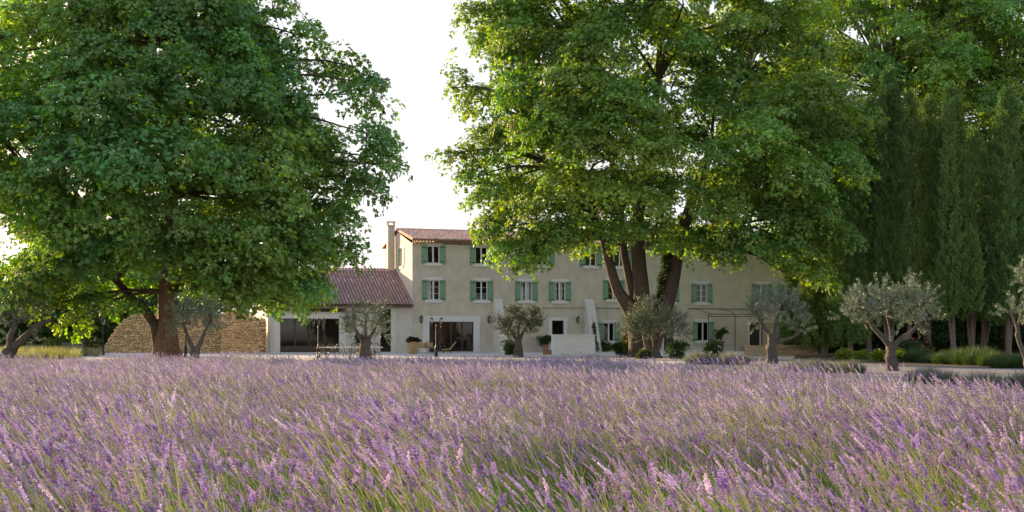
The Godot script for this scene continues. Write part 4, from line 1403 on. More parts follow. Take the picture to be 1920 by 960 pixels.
func make_olives() -> void:
	# forked olive on the right, in front of the cypresses (1 m = 47 px)
	olive(1672, 51.0, "forked olive with thick furrowed trunk on the pale gravel before the cypresses",
		[v3(0, -0.05), v3(0, 0.15), v3(-0.02, 0.5), v3(0.0, 0.9), v3(0.02, 1.15)], [0.36, 0.28, 0.24, 0.24, 0.25],
		[[[v3(-0.1, 1.05), v3(-0.35, 1.35), v3(-0.75, 1.75), v3(-0.95, 2.15), v3(-1.1, 2.6)], 0.15, 0.05], [[v3(0.12, 1.05), v3(0.35, 1.3, 0.1), v3(0.7, 1.5, 0.1), v3(1.0, 1.8, 0.1), v3(1.3, 2.2)], 0.15, 0.05], [[v3(0, 1.1), v3(0.02, 1.6, -0.2), v3(-0.1, 2.2, -0.3), v3(0.1, 2.9, -0.3)], 0.09, 0.04]],
		[[v3(-1.7, 2.75), 0.6], [v3(-1.95, 2.3, 0.2), 0.45], [v3(-1.2, 2.4, 0.4), 0.7], [v3(-1.15, 3.0), 0.6], [v3(-0.6, 2.6, 0.5), 0.7], [v3(-0.45, 3.1), 0.55], [v3(0.0, 2.8, -0.3), 0.7], [v3(0.45, 3.1, 0.2), 0.7], [v3(0.6, 2.5, 0.5), 0.8], [v3(0.85, 3.45), 0.4], [v3(1.1, 2.8, 0), 0.6], [v3(1.25, 2.3, 0.2), 0.5], [v3(0.9, 1.95, 0.3), 0.5], [v3(1.65, 3.0), 0.35], [v3(1.6, 2.45, 0), 0.4], [v3(0.2, 2.1, 0.6), 0.5], [v3(-1.3, 1.95, 0.3), 0.4], [v3(1.95, 2.1, 0.1), 0.25]], 150.0, 0.95)
	# olive before the entrance terrace (1 m = 38 px)
	olive(1447, 63.0, "olive with a side branch pointing right before the entrance terrace",
		[v3(0, -0.05), v3(0.0, 0.3), v3(-0.02, 0.7), v3(0.02, 1.1), v3(0.0, 1.5)], [0.37, 0.30, 0.26, 0.25, 0.24],
		[[[v3(-0.1, 1.35), v3(-0.3, 1.7), v3(-0.55, 2.1), v3(-0.75, 2.5)], 0.13, 0.05], [[v3(0.1, 1.4), v3(0.15, 1.8), v3(0.3, 2.3), v3(0.45, 2.7)], 0.15, 0.05], [[v3(0.15, 1.0), v3(0.5, 1.15, 0.1), v3(0.9, 1.25, 0.1), v3(1.25, 1.45, 0.1)], 0.11, 0.07]],
		[[v3(-1.05, 2.5), 0.55], [v3(-0.6, 2.75, 0.3), 0.6], [v3(-0.7, 3.1, -0.2), 0.5], [v3(-0.1, 3.2), 0.6], [v3(0.1, 2.75, 0.4), 0.6], [v3(0.5, 3.4), 0.55], [v3(0.75, 2.9, 0.2), 0.7], [v3(1.2, 2.6), 0.6], [v3(1.5, 2.1), 0.5], [v3(1.6, 2.6, -0.2), 0.45], [v3(1.1, 1.95, 0.3), 0.45], [v3(0.9, 3.5), 0.4], [v3(-0.75, 2.15, 0.3), 0.4], [v3(-0.2, 2.3, 0.5), 0.4], [v3(1.85, 1.8), 0.35], [v3(0.25, 3.9), 0.3]], 150.0, 1.0)
	# broad twin-stemmed olive in front of the many-stemmed plane (1 m = 31 px)
	olive(1225, 77.0, "broad olive with twin grey stems below the many-stemmed plane",
		[v3(0, -0.05), v3(0, 0.2), v3(0.0, 0.45), v3(0.05, 0.6)], [0.62, 0.5, 0.42, 0.36],
		[[[v3(-0.2, 0.3), v3(-0.4, 0.8), v3(-0.55, 1.4), v3(-0.6, 2.0)], 0.24, 0.10], [[v3(0.15, 0.35), v3(0.35, 0.8), v3(0.5, 1.3), v3(0.85, 1.8), v3(1.1, 2.2)], 0.22, 0.08], [[v3(0.1, 0.6), v3(0.0, 1.3, -0.3), v3(0.1, 2.2, -0.3)], 0.14, 0.06]],
		[[v3(-1.4, 2.2), 0.65], [v3(-1.0, 1.7, 0.5), 0.7], [v3(-0.1, 1.9, 0.9), 0.9], [v3(0.7, 1.6, 0.9), 0.7], [v3(-0.8, 1.5, 0.9), 0.75], [v3(-1.7, 1.7, 0.5), 0.7], [v3(-0.6, 2.4, 0.9), 0.9], [v3(0.6, 2.3, 0.9), 0.9], [v3(1.9, 1.5, 0.4), 0.6], [v3(-0.9, 2.9), 0.65], [v3(-0.3, 2.5, 0.6), 0.8], [v3(-0.2, 3.2), 0.65], [v3(0.3, 2.0, 0.6), 0.55], [v3(0.5, 2.8, 0.3), 0.7], [v3(0.2, 3.35, -0.2), 0.5], [v3(1.0, 2.5, 0.2), 0.55], [v3(1.35, 2.0, 0.3), 0.65], [v3(1.75, 2.5), 0.5], [v3(1.9, 1.9), 0.45], [v3(1.4, 1.6, 0.4), 0.4], [v3(-1.5, 1.9, 0.2), 0.5]], 150.0, 0.85)
	# small dense olive left of the white wall (1 m = 30 px)
	olive(972, 80.0, "small dark olive with dense clumps left of the white block wall",
		[v3(0, -0.05), v3(0, 0.3), v3(0.02, 0.8), v3(0.0, 1.2)], [0.36, 0.3, 0.26, 0.24],
		[[[v3(-0.08, 1.0), v3(-0.35, 1.5), v3(-0.7, 1.9), v3(-0.95, 2.2)], 0.14, 0.05], [[v3(0.06, 1.1), v3(0.3, 1.6), v3(0.6, 2.1), v3(0.9, 2.5)], 0.14, 0.05], [[v3(0, 1.15), v3(0.0, 1.7), v3(0.1, 2.3)], 0.12, 0.05]],
		[[v3(-1.3, 2.3), 0.4], [v3(-1.0, 1.9, 0.2), 0.45], [v3(-0.7, 1.5, 0.3), 0.45], [v3(-0.5, 2.1, 0.3), 0.55], [v3(-0.1, 2.7), 0.55], [v3(0.2, 2.2, 0.4), 0.6], [v3(0.75, 2.75), 0.5], [v3(1.15, 2.7), 0.45], [v3(1.0, 2.2, 0.2), 0.5], [v3(0.65, 1.9, 0.2), 0.45], [v3(1.35, 2.2), 0.35], [v3(-0.35, 2.9), 0.35], [v3(-0.55, 1.2, 0.2), 0.35], [v3(0.9, 1.6, 0.2), 0.3]], 330.0, 0.58)
	# olive before the long table (1 m = 36 px)
	olive(685, 66.0, "round grey-green olive in front of the long table",
		[v3(0, -0.05), v3(0, 0.25), v3(-0.02, 0.7), v3(0.0, 1.0), v3(0, 1.2)], [0.42, 0.37, 0.31, 0.33, 0.28],
		[[[v3(-0.08, 1.05), v3(-0.35, 1.4), v3(-0.6, 1.9)], 0.16, 0.05], [[v3(0.08, 1.05), v3(0.35, 1.5), v3(0.65, 2.0)], 0.15, 0.05], [[v3(0, 1.1), v3(0, 1.8), v3(0.05, 2.4)], 0.14, 0.05]],
		[[v3(-0.75, 1.75, 0.1), 0.45], [v3(-0.7, 2.3, 0.2), 0.5], [v3(-0.35, 2.7), 0.5], [v3(-0.3, 2.0, 0.45), 0.55], [v3(0.2, 2.75), 0.55], [v3(0.3, 2.2, 0.4), 0.6], [v3(0.75, 2.5), 0.5], [v3(0.85, 2.0, 0.2), 0.5], [v3(0.9, 1.55, 0.1), 0.45], [v3(0.5, 1.75, 0.4), 0.4], [v3(-0.9, 2.0), 0.35], [v3(-0.55, 1.5, 0.3), 0.35], [v3(1.05, 2.75), 0.35]], 170.0, 0.95)
	# olive right of the left plane trunk (1 m = 34 px)
	olive(366, 58.0, "olive with two pale forked limbs right of the reddish plane trunk",
		[v3(0, -0.05), v3(0, 0.3), v3(0.0, 0.6), v3(0, 0.85)], [0.34, 0.28, 0.24, 0.24],
		[[[v3(-0.06, 0.75), v3(-0.25, 1.1), v3(-0.4, 1.5), v3(-0.55, 1.9)], 0.14, 0.05], [[v3(0.06, 0.75), v3(0.25, 1.1), v3(0.45, 1.6), v3(0.65, 2.0)], 0.13, 0.05]],
		[[v3(-0.9, 2.0), 0.45], [v3(-0.5, 2.3, 0.2), 0.5], [v3(-0.75, 2.65), 0.4], [v3(-0.1, 2.6), 0.5], [v3(-0.15, 2.0, 0.35), 0.5], [v3(0.35, 2.3, 0.3), 0.55], [v3(0.7, 2.5), 0.5], [v3(0.95, 2.1), 0.45], [v3(0.55, 1.75, 0.2), 0.4], [v3(1.1, 2.7), 0.35], [v3(-0.6, 1.6, 0.2), 0.35], [v3(1.1, 1.7), 0.3], [v3(0.3, 2.9), 0.35]], 170.0, 0.9)
	# leaning olive at the left edge (1 m = 40 px)
	olive(14, 60.0, "old olive leaning right with pale leafy shoots beyond the lavender's far left corner",
		[v3(-0.2, -0.05), v3(-0.05, 0.3), v3(0.1, 0.65), v3(0.25, 0.95)], [0.5, 0.42, 0.34, 0.3],
		[[[v3(0.2, 0.8), v3(0.7, 1.2), v3(1.15, 1.65), v3(1.7, 2.05), v3(2.0, 2.1)], 0.25, 0.09], [[v3(0.1, 0.8), v3(0.15, 1.4), v3(0.35, 1.9), v3(0.3, 2.4)], 0.2, 0.1]],
		[[v3(-0.3, 2.6), 0.6], [v3(0.3, 2.9), 0.6], [v3(-0.1, 2.0, 0.2), 0.5], [v3(0.9, 2.7), 0.6], [v3(0.8, 2.1, 0.2), 0.5], [v3(1.4, 2.6), 0.55], [v3(0.55, 3.4), 0.4], [v3(1.0, 3.2), 0.35], [v3(-0.5, 3.2), 0.5], [v3(1.5, 1.2, 0.2), 0.35], [v3(-0.6, 1.6), 0.5], [v3(0.2, 1.4, 0.3), 0.35]], 120.0, 1.25)
	# olive at the right edge, mostly outside the frame
	olive(1932, 50.0, "olive with silvery arching shoots at the right edge of the view",
		[v3(0, -0.05), v3(-0.2, 0.5), v3(-0.45, 1.2), v3(-0.55, 1.9)], [0.16, 0.12, 0.10, 0.09],
		[[[v3(-0.55, 1.8), v3(-0.7, 2.2), v3(-0.9, 2.4)], 0.06, 0.03], [[v3(-0.5, 1.8), v3(-0.2, 2.6), v3(-0.1, 3.4)], 0.07, 0.03]],
		[[v3(-0.7, 2.5, 0.1), 0.35], [v3(-0.35, 2.4, 0.2), 0.4], [v3(-0.95, 2.35), 0.3], [v3(-0.2, 2.15), 0.35], [v3(-0.25, 3.8), 0.35], [v3(-0.45, 4.2), 0.3], [v3(0.1, 3.6), 0.5], [v3(0.3, 2.8), 0.6], [v3(0.6, 3.2), 0.6], [v3(0.1, 4.4), 0.4]], 150.0, 1.15)


# ---------------------------------------------------------------- furniture, lamps, pots
func lamp_post(px: float, d: float, hh: float, heads: int, label: String) -> void:
	var t := thing("lamp_post", label, "street lamp", on_ground(px, d), 0.15, "lamp posts round the yard")
	var b := MB.new()
	b.lathe(Vector3.ZERO, [Vector2(0.13, 0), Vector2(0.13, 0.12), Vector2(0.09, 0.2), Vector2(0.10, 0.6), Vector2(0.06, 0.72), Vector2(0.05, 0.8), Vector2(0.04, hh - 0.3), Vector2(0.06, hh - 0.28), Vector2(0.03, hh - 0.2), Vector2(0.0, hh - 0.15)], 12)
	part(t, "pole", b.mesh(), M.iron)
	if heads == 1:
		lantern_head(t, Vector3(0, hh + 0.25, 0), 1.0, true)
		return
	for k in heads:
		var x := lerpf(-0.3, 0.3, float(k) / (heads - 1))
		var ab := MB.new()
		ab.tube([Vector3(0, hh - 0.45, 0), Vector3(x * 0.6, hh - 0.5, 0), Vector3(x, hh - 0.38, 0), Vector3(x, hh - 0.22, 0)], [0.02, 0.02, 0.018, 0.02], 6)
		part(t, "arm", ab.mesh(), M.iron)
		lantern_head(t, Vector3(x, hh + 0.18, 0), 0.85, true)

func iron_chair(p: Vector3, turn: float, label: String) -> void:
	var t := thing("iron_chair", label, "chair", p, turn, "wrought iron chairs round the long table")
	var b := MB.new()
	b.lathe(Vector3(0, 0.44, 0), [Vector2(0.0, 0.025), Vector2(0.2, 0.02), Vector2(0.21, 0.0), Vector2(0.0, 0.0)], 14)
	part(t, "seat", b.mesh(), M.iron)
	b = MB.new()
	var ring := []
	for k in 15:
		var a := PI * 1.12 * k / 14.0 - PI * 0.06
		ring.append(Vector3(cos(a) * 0.26, 0.58 + sin(a) * 0.40, -0.19 - 0.06 * sin(a)))
	b.tube(ring, taper(0.016, 0.016, 15), 6)
	for k in 5:
		var x := lerpf(-0.17, 0.17, k / 4.0)
		b.tube([Vector3(x * 0.6, 0.46, -0.18), Vector3(x, 0.55 + sqrt(max(0.0, 1.0 - pow(x / 0.26, 2))) * 0.38, -0.24)], [0.009, 0.009], 5)
	part(t, "backrest", b.mesh(), M.iron)
	for q in [Vector2(-1, -1), Vector2(1, -1), Vector2(-1, 1), Vector2(1, 1)]:
		b = MB.new()
		b.tube([Vector3(q.x * 0.15, 0.44, q.y * 0.15), Vector3(q.x * 0.2, 0.2, q.y * 0.19), Vector3(q.x * 0.23, 0.0, q.y * 0.22)], [0.013, 0.012, 0.014], 6)
		part(t, "leg", b.mesh(), M.iron)

func pot(p: Vector3, rad: float, hh: float, called: String, label: String, mat: Material, cat := "plant pot") -> void:
	var t := thing(called, label, cat, p, 0.0)
	var b := MB.new()
	b.lathe(Vector3.ZERO, [Vector2(0, 0), Vector2(rad * 0.62, 0), Vector2(rad * 0.85, hh * 0.35), Vector2(rad * 0.97, hh * 0.75), Vector2(rad, hh * 0.86), Vector2(rad * 1.1, hh * 0.88), Vector2(rad * 1.12, hh), Vector2(rad * 0.95, hh), Vector2(rad * 0.9, hh * 0.92), Vector2(0, hh * 0.92)], 18)
	part(t, "body", b.mesh(), mat)

# a leafy plant of shrub tufts on stems, with blossoms where wanted
func shrub(p: Vector3, called: String, label: String, cat: String, rx: float, hh: float, count: int, col: Color, flowers := 0, fcol := Color.WHITE, group := "", low := 0.0, scale := 1.6) -> void:
	var t := thing(called, label, cat, p, r(0, TAU), group)
	var st := MB.new()
	for k in 6:
		var e := Vector3(r(-rx, rx) * 0.7, hh * r(0.55, 0.95), r(-rx, rx) * 0.7)
		st.tube([Vector3(0, -0.02, 0), e * 0.5 + Vector3(0, hh * 0.08, 0), e], [0.02, 0.014, 0.006], 5, Color(0.12, 0.1, 0.06))
	part(t, "stems", st.mesh(), M.stone)
	var lumps := []
	for k in (6 if hh < 2.0 else 12):
		lumps.append(Vector3(r(-0.6, 0.6) * rx, low + (hh - low) * r(0.16, 0.78), r(-0.55, 0.55) * rx))
	var xfs := []
	var cols := []
	for i in count:
		var d := rand_dir()
		var q := Vector3(d.x * rx, 0, d.z * rx) * pow(rng.randf(), 0.4)
		var lump: Vector3 = lumps[rng.randi() % lumps.size()]
		q = lump + Vector3(d.x * rx * 0.5, d.y * hh * 0.3, d.z * rx * 0.5) * pow(rng.randf(), 0.5)
		q.y = max(q.y, low + 0.04)
		if rng.randf() < 0.08: q += Vector3(d.x * 0.2, r(0.0, 0.25), d.z * 0.2)
		xfs.append(Transform3D(up_basis(Vector3.UP + d * 0.7, r(0, TAU)).scaled(Vector3.ONE * scale * r(0.7, 1.2)), q))
		var tt := r(0.75, 1.25)
		cols.append(Color(col.r * tt, col.g * tt, col.b * tt))
	scatter(t, "foliage", S.tufts, M.green, xfs, cols)
	if flowers > 0:
		var fx := []
		var fc := []
		for i in flowers:
			var d := rand_dir()
			var q := Vector3(d.x * rx * 0.95, 0, d.z * rx * 0.95)
			q.y = low + (hh - low) * (r(0.5, 1.05) * sqrt(max(0.05, 1.0 - pow(Vector2(q.x, q.z).length() / (rx * 1.1), 2))))
			q.z = abs(q.z) if rng.randf() < 0.6 else q.z
			fx.append(Transform3D(up_basis(Vector3(d.x, 0.6, 0.8), r(0, TAU)).scaled(Vector3.ONE * r(0.8, 1.25)), q))
			var tt := r(0.85, 1.1)
			fc.append(Color(fcol.r * tt, fcol.g * tt, fcol.b * tt))
		mm(t, "blossoms", S.blossom, M.flower, fx, fc)
		t.rotation.y = 0.0

# a lavender or grassy bush: fans of blades, with flower stalks if wanted
func blade_bush(p: Vector3, called: String, label: String, cat: String, rx: float, hh: float, count: int, col: Color, group := "", lav := 0.0) -> void:
	var t := thing(called, label, cat, p, 0.0, group)
	var xfs := []
	var cols := []
	for i in count:
		var a := r(0, TAU)
		var d := sqrt(rng.randf())
		var q := Vector3(cos(a) * d * rx * 0.75, 0, sin(a) * d * rx * 0.75)
		var s := hh / 0.5 * r(0.7, 1.1) * (1.0 - 0.35 * d)
		xfs.append(Transform3D(up_basis(Vector3.UP + Vector3(cos(a), 0, sin(a)) * d * 0.6, r(0, TAU)).scaled(Vector3.ONE * s), q))
		var tt := r(0.75, 1.25)
		var cc := col
		if rng.randf() < lav: cc = Color(0.30, 0.245, 0.37)
		cols.append(Color(cc.r * tt, cc.g * tt, cc.b * tt))
	scatter(t, "foliage", S.blades, M.green, xfs, cols)

func make_yard_things() -> void:
	lamp_post(597, 78.0, 2.15, 3, "thin lamp post with lanterns before the annex's glazed front")
	lamp_post(818, 82.0, 2.25, 2, "black twin-lantern lamp post before the wide glazed doors")
	lamp_post(157, 84.0, 2.1, 1, "dark lamp post beside the garden bench")
	lamp_post(193, 88.0, 2.2, 1, "slim lamp post at the low left end of the ruined wall")
	lamp_post(348, 80.0, 1.9, 1, "dark lamp post between the plane trunk and the forked pale olive")
	# long table
	var d := 69.5
	var o := on_ground(657, d)
	var t := thing("garden_table", "long garden table with white top behind the round olive", "table", o)
	var b := MB.new()
	b.stone(Vector3(0, 0.735, 0), Vector3(0.9, 0.05, 3.45), 0.012, Color.WHITE, Basis(Vector3.UP, PI / 2))
	part(t, "tabletop", b.mesh(), M.table_top)
	for x in [-1.35, 0.0, 1.35]:
		for z in [-0.3, 0.3]:
			b = MB.new()
			b.tube([Vector3(x, 0.71, z), Vector3(x * 0.97, 0.35, z * 0.8), Vector3(x, 0.0, z * 1.15)], [0.025, 0.022, 0.025], 8)
			part(t, "leg", b.mesh(), M.iron)
	b = MB.new()
	for x in [-0.68, 0.68]:
		var sc := []
		for k in 13:
			var a := PI * k / 12.0
			sc.append(Vector3(x + cos(a) * 0.6, 0.12 + sin(a) * 0.5, 0.0))
		b.tube(sc, taper(0.014, 0.014, 13), 6)
	part(t, "scroll_brace", b.mesh(), M.iron)
	var chairs := [[640, 68.6, 2.9, "front iron chair left of the table's middle"], [664, 68.7, 3.3, "front iron chair just left of the round olive trunk"], [706, 68.6, 3.1, "front iron chair right of the round olive trunk"], [622, 70.6, 0.1, "back iron chair at the table's left half"], [676, 70.6, -0.1, "back iron chair hidden partly by the round olive trunk"], [605, 68.7, 3.0, "front iron chair at the left end of the table"]]
	for c in chairs:
		iron_chair(on_ground(c[0], c[1]), c[2], c[3])
	# seating before the wide doors
	var sx := hp(0.1, 0.01, 4.2)
	var ac := thing("wicker_armchair", "tan wicker armchair under the red flowers by the wide doors", "armchair", on_ground(773, 92), 0.5)
	b = MB.new()
	b.stone(Vector3(0, 0.3, 0), Vector3(0.66, 0.24, 0.62), 0.04)
	part(ac, "seat", b.mesh(), M.wicker)
	b = MB.new()
	b.lathe(Vector3(0, 0.0, 0), [Vector2(0.3, 0.02), Vector2(0.34, 0.2), Vector2(0.33, 0.2)], 16)
	part(ac, "base", b.mesh(), M.wicker)
	b = MB.new()
	for k in 12:
		var a0 := PI + PI * 1.3 * (k - 6.0) / 12.0 + PI / 2
		var a1 := PI + PI * 1.3 * (k - 5.0) / 12.0 + PI / 2
		var h0 := 0.62 + 0.28 * cos((k - 6.0) / 12.0 * PI)
		var h1 := 0.62 + 0.28 * cos((k - 5.0) / 12.0 * PI)
		var p0 := Vector3(cos(a0) * 0.38, 0, -sin(a0) * 0.34)
		var p1 := Vector3(cos(a1) * 0.38, 0, -sin(a1) * 0.34)
		for kk in [1.0, 0.86]:
			b.quad(p0 * 0.92 * kk + Vector3(0, 0.3, 0), p1 * 0.92 * kk + Vector3(0, 0.3, 0), p1 * kk * 1.1 + Vector3(0, h1, 0), p0 * kk * 1.1 + Vector3(0, h0, 0))
		b.quad(p0 * 1.1 + Vector3(0, h0, 0), p1 * 1.1 + Vector3(0, h1, 0), p1 * 0.946 + Vector3(0, h1, 0), p0 * 0.946 + Vector3(0, h0, 0))
	part(ac, "backrest", b.mesh(), M.wicker)
	var bench := thing("wicker_sofa", "long tan wicker sofa on thin legs by the wide doors", "sofa", on_ground(798, 94), 0.3)
	b = MB.new()
	b.stone(Vector3(0, 0.43, 0.1), Vector3(1.2, 0.06, 0.6), 0.03)
	part(bench, "seat", b.mesh(), M.wicker)
	b = MB.new()
	b.stone(Vector3(0, 0.64, -0.22), Vector3(1.2, 0.36, 0.05), 0.03, Color.WHITE, Basis(Vector3.RIGHT, -0.15))
	part(bench, "backrest", b.mesh(), M.wicker)
	for x in [-0.58, 0.58]:
		for z in [-0.15, 0.35]:
			b = MB.new()
			b.tube([Vector3(x, 0.38, z), Vector3(x * 1.04, 0, z)], [0.02, 0.018], 6)
			part(bench, "leg", b.mesh(), M.iron)
	var rc := thing("round_wire_chair", "round black wire chair left of the twin-lantern post", "chair", on_ground(806, 90), 0.4)
	b = MB.new()
	for k in 9:
		var a := TAU * k / 9.0
		var ring := []
		for q in 9:
			var e := PI * 0.5 * q / 8.0
			ring.append(Vector3(cos(a) * 0.46 * sin(e), 0.72 - 0.42 * cos(e) * 1.0, sin(a) * 0.42 * sin(e) - 0.25 * (1 - cos(e))))
		b.tube(ring, taper(0.012, 0.012, 9), 5)
	var hoop := []
	for k in 25:
		var a := TAU * k / 24.0
		hoop.append(Vector3(cos(a) * 0.46, 0.72, sin(a) * 0.42 - 0.25))
	b.tube(hoop, taper(0.017, 0.017, 25), 6)
	part(rc, "seat", b.mesh(), M.iron, Transform3D(Basis(Vector3.RIGHT, 0.55), Vector3(0, -0.05, 0.1)))
	for a in [0.6, 2.4, 3.9, 5.5]:
		b = MB.new()
		b.tube([Vector3(cos(a) * 0.1, 0.34, sin(a) * 0.1), Vector3(cos(a) * 0.34, 0.0, sin(a) * 0.34)], [0.014, 0.014], 6)
		part(rc, "leg", b.mesh(), M.iron)
	var lg := thing("lounge_chair", "tan woven lounge chair with tilted back at the wide glazed doors", "lounge chair", on_ground(842, 96), 0.0)
	b = MB.new()
	var s0 := [Vector3(-0.55, 0.30, 0.3), Vector3(-0.55, 0.30, -0.3), Vector3(0.05, 0.36, -0.34), Vector3(0.05, 0.36, 0.34), Vector3(0.5, 0.92, 0.12), Vector3(0.5, 0.92, -0.16)]
	var dn := Vector3(0.05, -0.07, 0)
	b.quad(s0[0], s0[1], s0[2], s0[3])
	b.quad(s0[3], s0[2], s0[5], s0[4])
	b.quad(s0[0] + dn, s0[1] + dn, s0[2] + dn, s0[3] + dn)
	b.quad(s0[3] + dn, s0[2] + dn, s0[5] + dn, s0[4] + dn)
	for e in [[0, 1], [1, 2], [2, 5], [5, 4], [4, 3], [3, 0]]:
		b.quad(s0[e[0]], s0[e[1]], s0[e[1]] + dn, s0[e[0]] + dn)
	part(lg, "seat", b.mesh(), M.wicker)
	for q in [Vector3(-0.4, 0.28, 0.24), Vector3(-0.4, 0.28, -0.24), Vector3(0.15, 0.4, 0.24), Vector3(0.15, 0.4, -0.24)]:
		b = MB.new()
		b.tube([q, Vector3(q.x * 1.15, 0, q.z * 1.1)], [0.018, 0.016], 6)
		part(lg, "leg", b.mesh(), M.iron)
	var wc := thing("white_chair", "small white-framed chair just inside the wide glazed doors", "chair", hp(2.25, 0.05, 0.75), atan(0.326) + 0.1)
	b = MB.new()
	b.box(Vector3(0, 0.46, 0), Vector3(0.42, 0.03, 0.42))
	part(wc, "seat", b.mesh(), M.grey_iron)
	b = MB.new()
	b.tube([Vector3(-0.19, 0.46, -0.19), Vector3(-0.19, 0.92, -0.24), Vector3(-0.12, 1.0, -0.25), Vector3(0.12, 1.0, -0.25), Vector3(0.19, 0.92, -0.24), Vector3(0.19, 0.46, -0.19)], taper(0.016, 0.016, 6), 6)
	b.tube([Vector3(-0.19, 0.76, -0.22), Vector3(0.19, 0.76, -0.22)], [0.013, 0.013], 5)
	part(wc, "backrest", b.mesh(), M.grey_iron)
	for q in [Vector2(-1, -1), Vector2(1, -1), Vector2(-1, 1), Vector2(1, 1)]:
		b = MB.new()
		b.tube([Vector3(q.x * 0.19, 0.45, q.y * 0.19), Vector3(q.x * 0.2, 0, q.y * 0.2)], [0.014, 0.014], 6)
		part(wc, "leg", b.mesh(), M.grey_iron)
	# pots
	pot(on_ground(776, 97.0), 0.26, 0.62, "flower_pot", "clay pot under red flowers behind the wicker armchair", M.terracotta)
	shrub(on_ground(776, 97.0) + Vector3(0, 0.58, 0), "flower_plant", "plant with dark red flowers in the pot behind the wicker armchair", "potted plant", 0.48, 0.5, 40, Color(0.05, 0.06, 0.03), 60, Color(0.22, 0.02, 0.05))
	pot(hp(10.75, 0, 0.9), 0.25, 0.62, "clay_jar", "terracotta jar by the wall left of the white block wall", M.terracotta)
	shrub(hp(10.75, 0.55, 0.9), "jar_plant", "dark leafy plant in the terracotta jar left of the white block wall", "potted plant", 0.55, 0.65, 60, Color(0.08, 0.12, 0.045))
	pot(hp(26.1, 0, 1.2), 0.33, 0.85, "clay_jar", "tall brown clay jar under the iron pergola", M.old_clay)
	shrub(hp(26.1, 0.8, 1.2), "jar_plant", "loose green plant in the tall brown jar under the pergola", "potted plant", 0.5, 1.1, 50, Color(0.09, 0.12, 0.05), 0, Color.WHITE, "", 0.0, 1.3)
	pot(hp(18.1, 0, 1.0), 0.28, 0.7, "clay_jar", "brown jar by the wall behind the broad twin-stemmed olive", M.old_clay)
	shrub(hp(18.1, 0.62, 1.0), "jar_plant", "dark round plant in the brown jar behind the broad twin-stemmed olive", "potted plant", 0.5, 0.65, 60, Color(0.04, 0.06, 0.025))
	pot(hp(-4.25, 0, 0.8), 0.3, 0.75, "clay_jar", "terracotta jar against the annex wall behind the round olive", M.terracotta)
	shrub(hp(-4.25, 0.7, 0.8), "jar_plant", "dark plant in the terracotta jar behind the round olive", "potted plant", 0.3, 0.6, 40, Color(0.045, 0.06, 0.03))
	var bx := thing("clay_trough", "low terracotta trough at the left foot of the white block wall", "planter", on_ground(1026, 90), 0.1)
	b = MB.new()
	b.stone(Vector3(0, 0.15, 0), Vector3(0.62, 0.30, 0.3), 0.03)
	b.box(Vector3(0, 0.315, 0), Vector3(0.68, 0.03, 0.36))
	part(bx, "body", b.mesh(), M.terracotta)
	# iron pergola
	var pg := thing("iron_pergola", "bare iron pergola frame on thin posts against the house front", "pergola", hp(23.7, 0, 0), atan(0.326))
	b = MB.new()
	b.tube([Vector3(0.0, 3.58, 0.05), Vector3(5.6, 3.56, 0.05)], [0.024, 0.024], 6)
	part(pg, "wall_rail", b.mesh(), M.rust_iron)
	for y in [3.08, 2.9]:
		b = MB.new()
		b.tube([Vector3(0.6, y, 2.6), Vector3(5.6, y, 2.6)], [0.03, 0.03], 6)
		part(pg, "front_rail", b.mesh(), M.rust_iron)
	for x in [0.0, 2.45, 4.9]:
		b = MB.new()
		b.tube([Vector3(x, 3.58, 0.05), Vector3(x + 0.2, 3.56, 0.7), Vector3(x + 0.45, 3.4, 1.6), Vector3(x + 0.6, 3.1, 2.6)], [0.026, 0.026, 0.026, 0.026], 6)
		part(pg, "arched_rib", b.mesh(), M.rust_iron)
		b = MB.new()
		b.tube([Vector3(x + 0.6, 0, 2.6), Vector3(x + 0.6, 3.1, 2.6)], [0.035, 0.03], 8)
		part(pg, "post", b.mesh(), M.rust_iron)
	# garden bench on the left lawn
	var gbn := thing("garden_bench", "slatted iron garden bench on the dry grass beside the lamp post", "bench", on_ground(134, 85), 0.0)
	for k in 4:
		b = MB.new()
		b.box(Vector3(0, 0.44, -0.18 + 0.12 * k), Vector3(1.4, 0.02, 0.085))
		part(gbn, "seat_slat", b.mesh(), M.grey_iron)
	for k in 3:
		b = MB.new()
		b.box(Vector3(0, 0.58 + 0.13 * k, -0.27 - 0.02 * k), Vector3(1.4, 0.08, 0.02))
		part(gbn, "back_slat", b.mesh(), M.grey_iron)
	for x in [-0.7, 0.7]:
		b = MB.new()
		b.tube([Vector3(x, 0, 0.24), Vector3(x, 0.62, 0.22), Vector3(x, 0.66, 0.1), Vector3(x, 0.64, -0.25)], taper(0.02, 0.02, 4), 6)
		b.tube([Vector3(x, 0, -0.22), Vector3(x, 0.44, -0.22), Vector3(x, 0.95, -0.33)], taper(0.02, 0.02, 3), 6)
		part(gbn, "side_frame", b.mesh(), M.grey_iron)


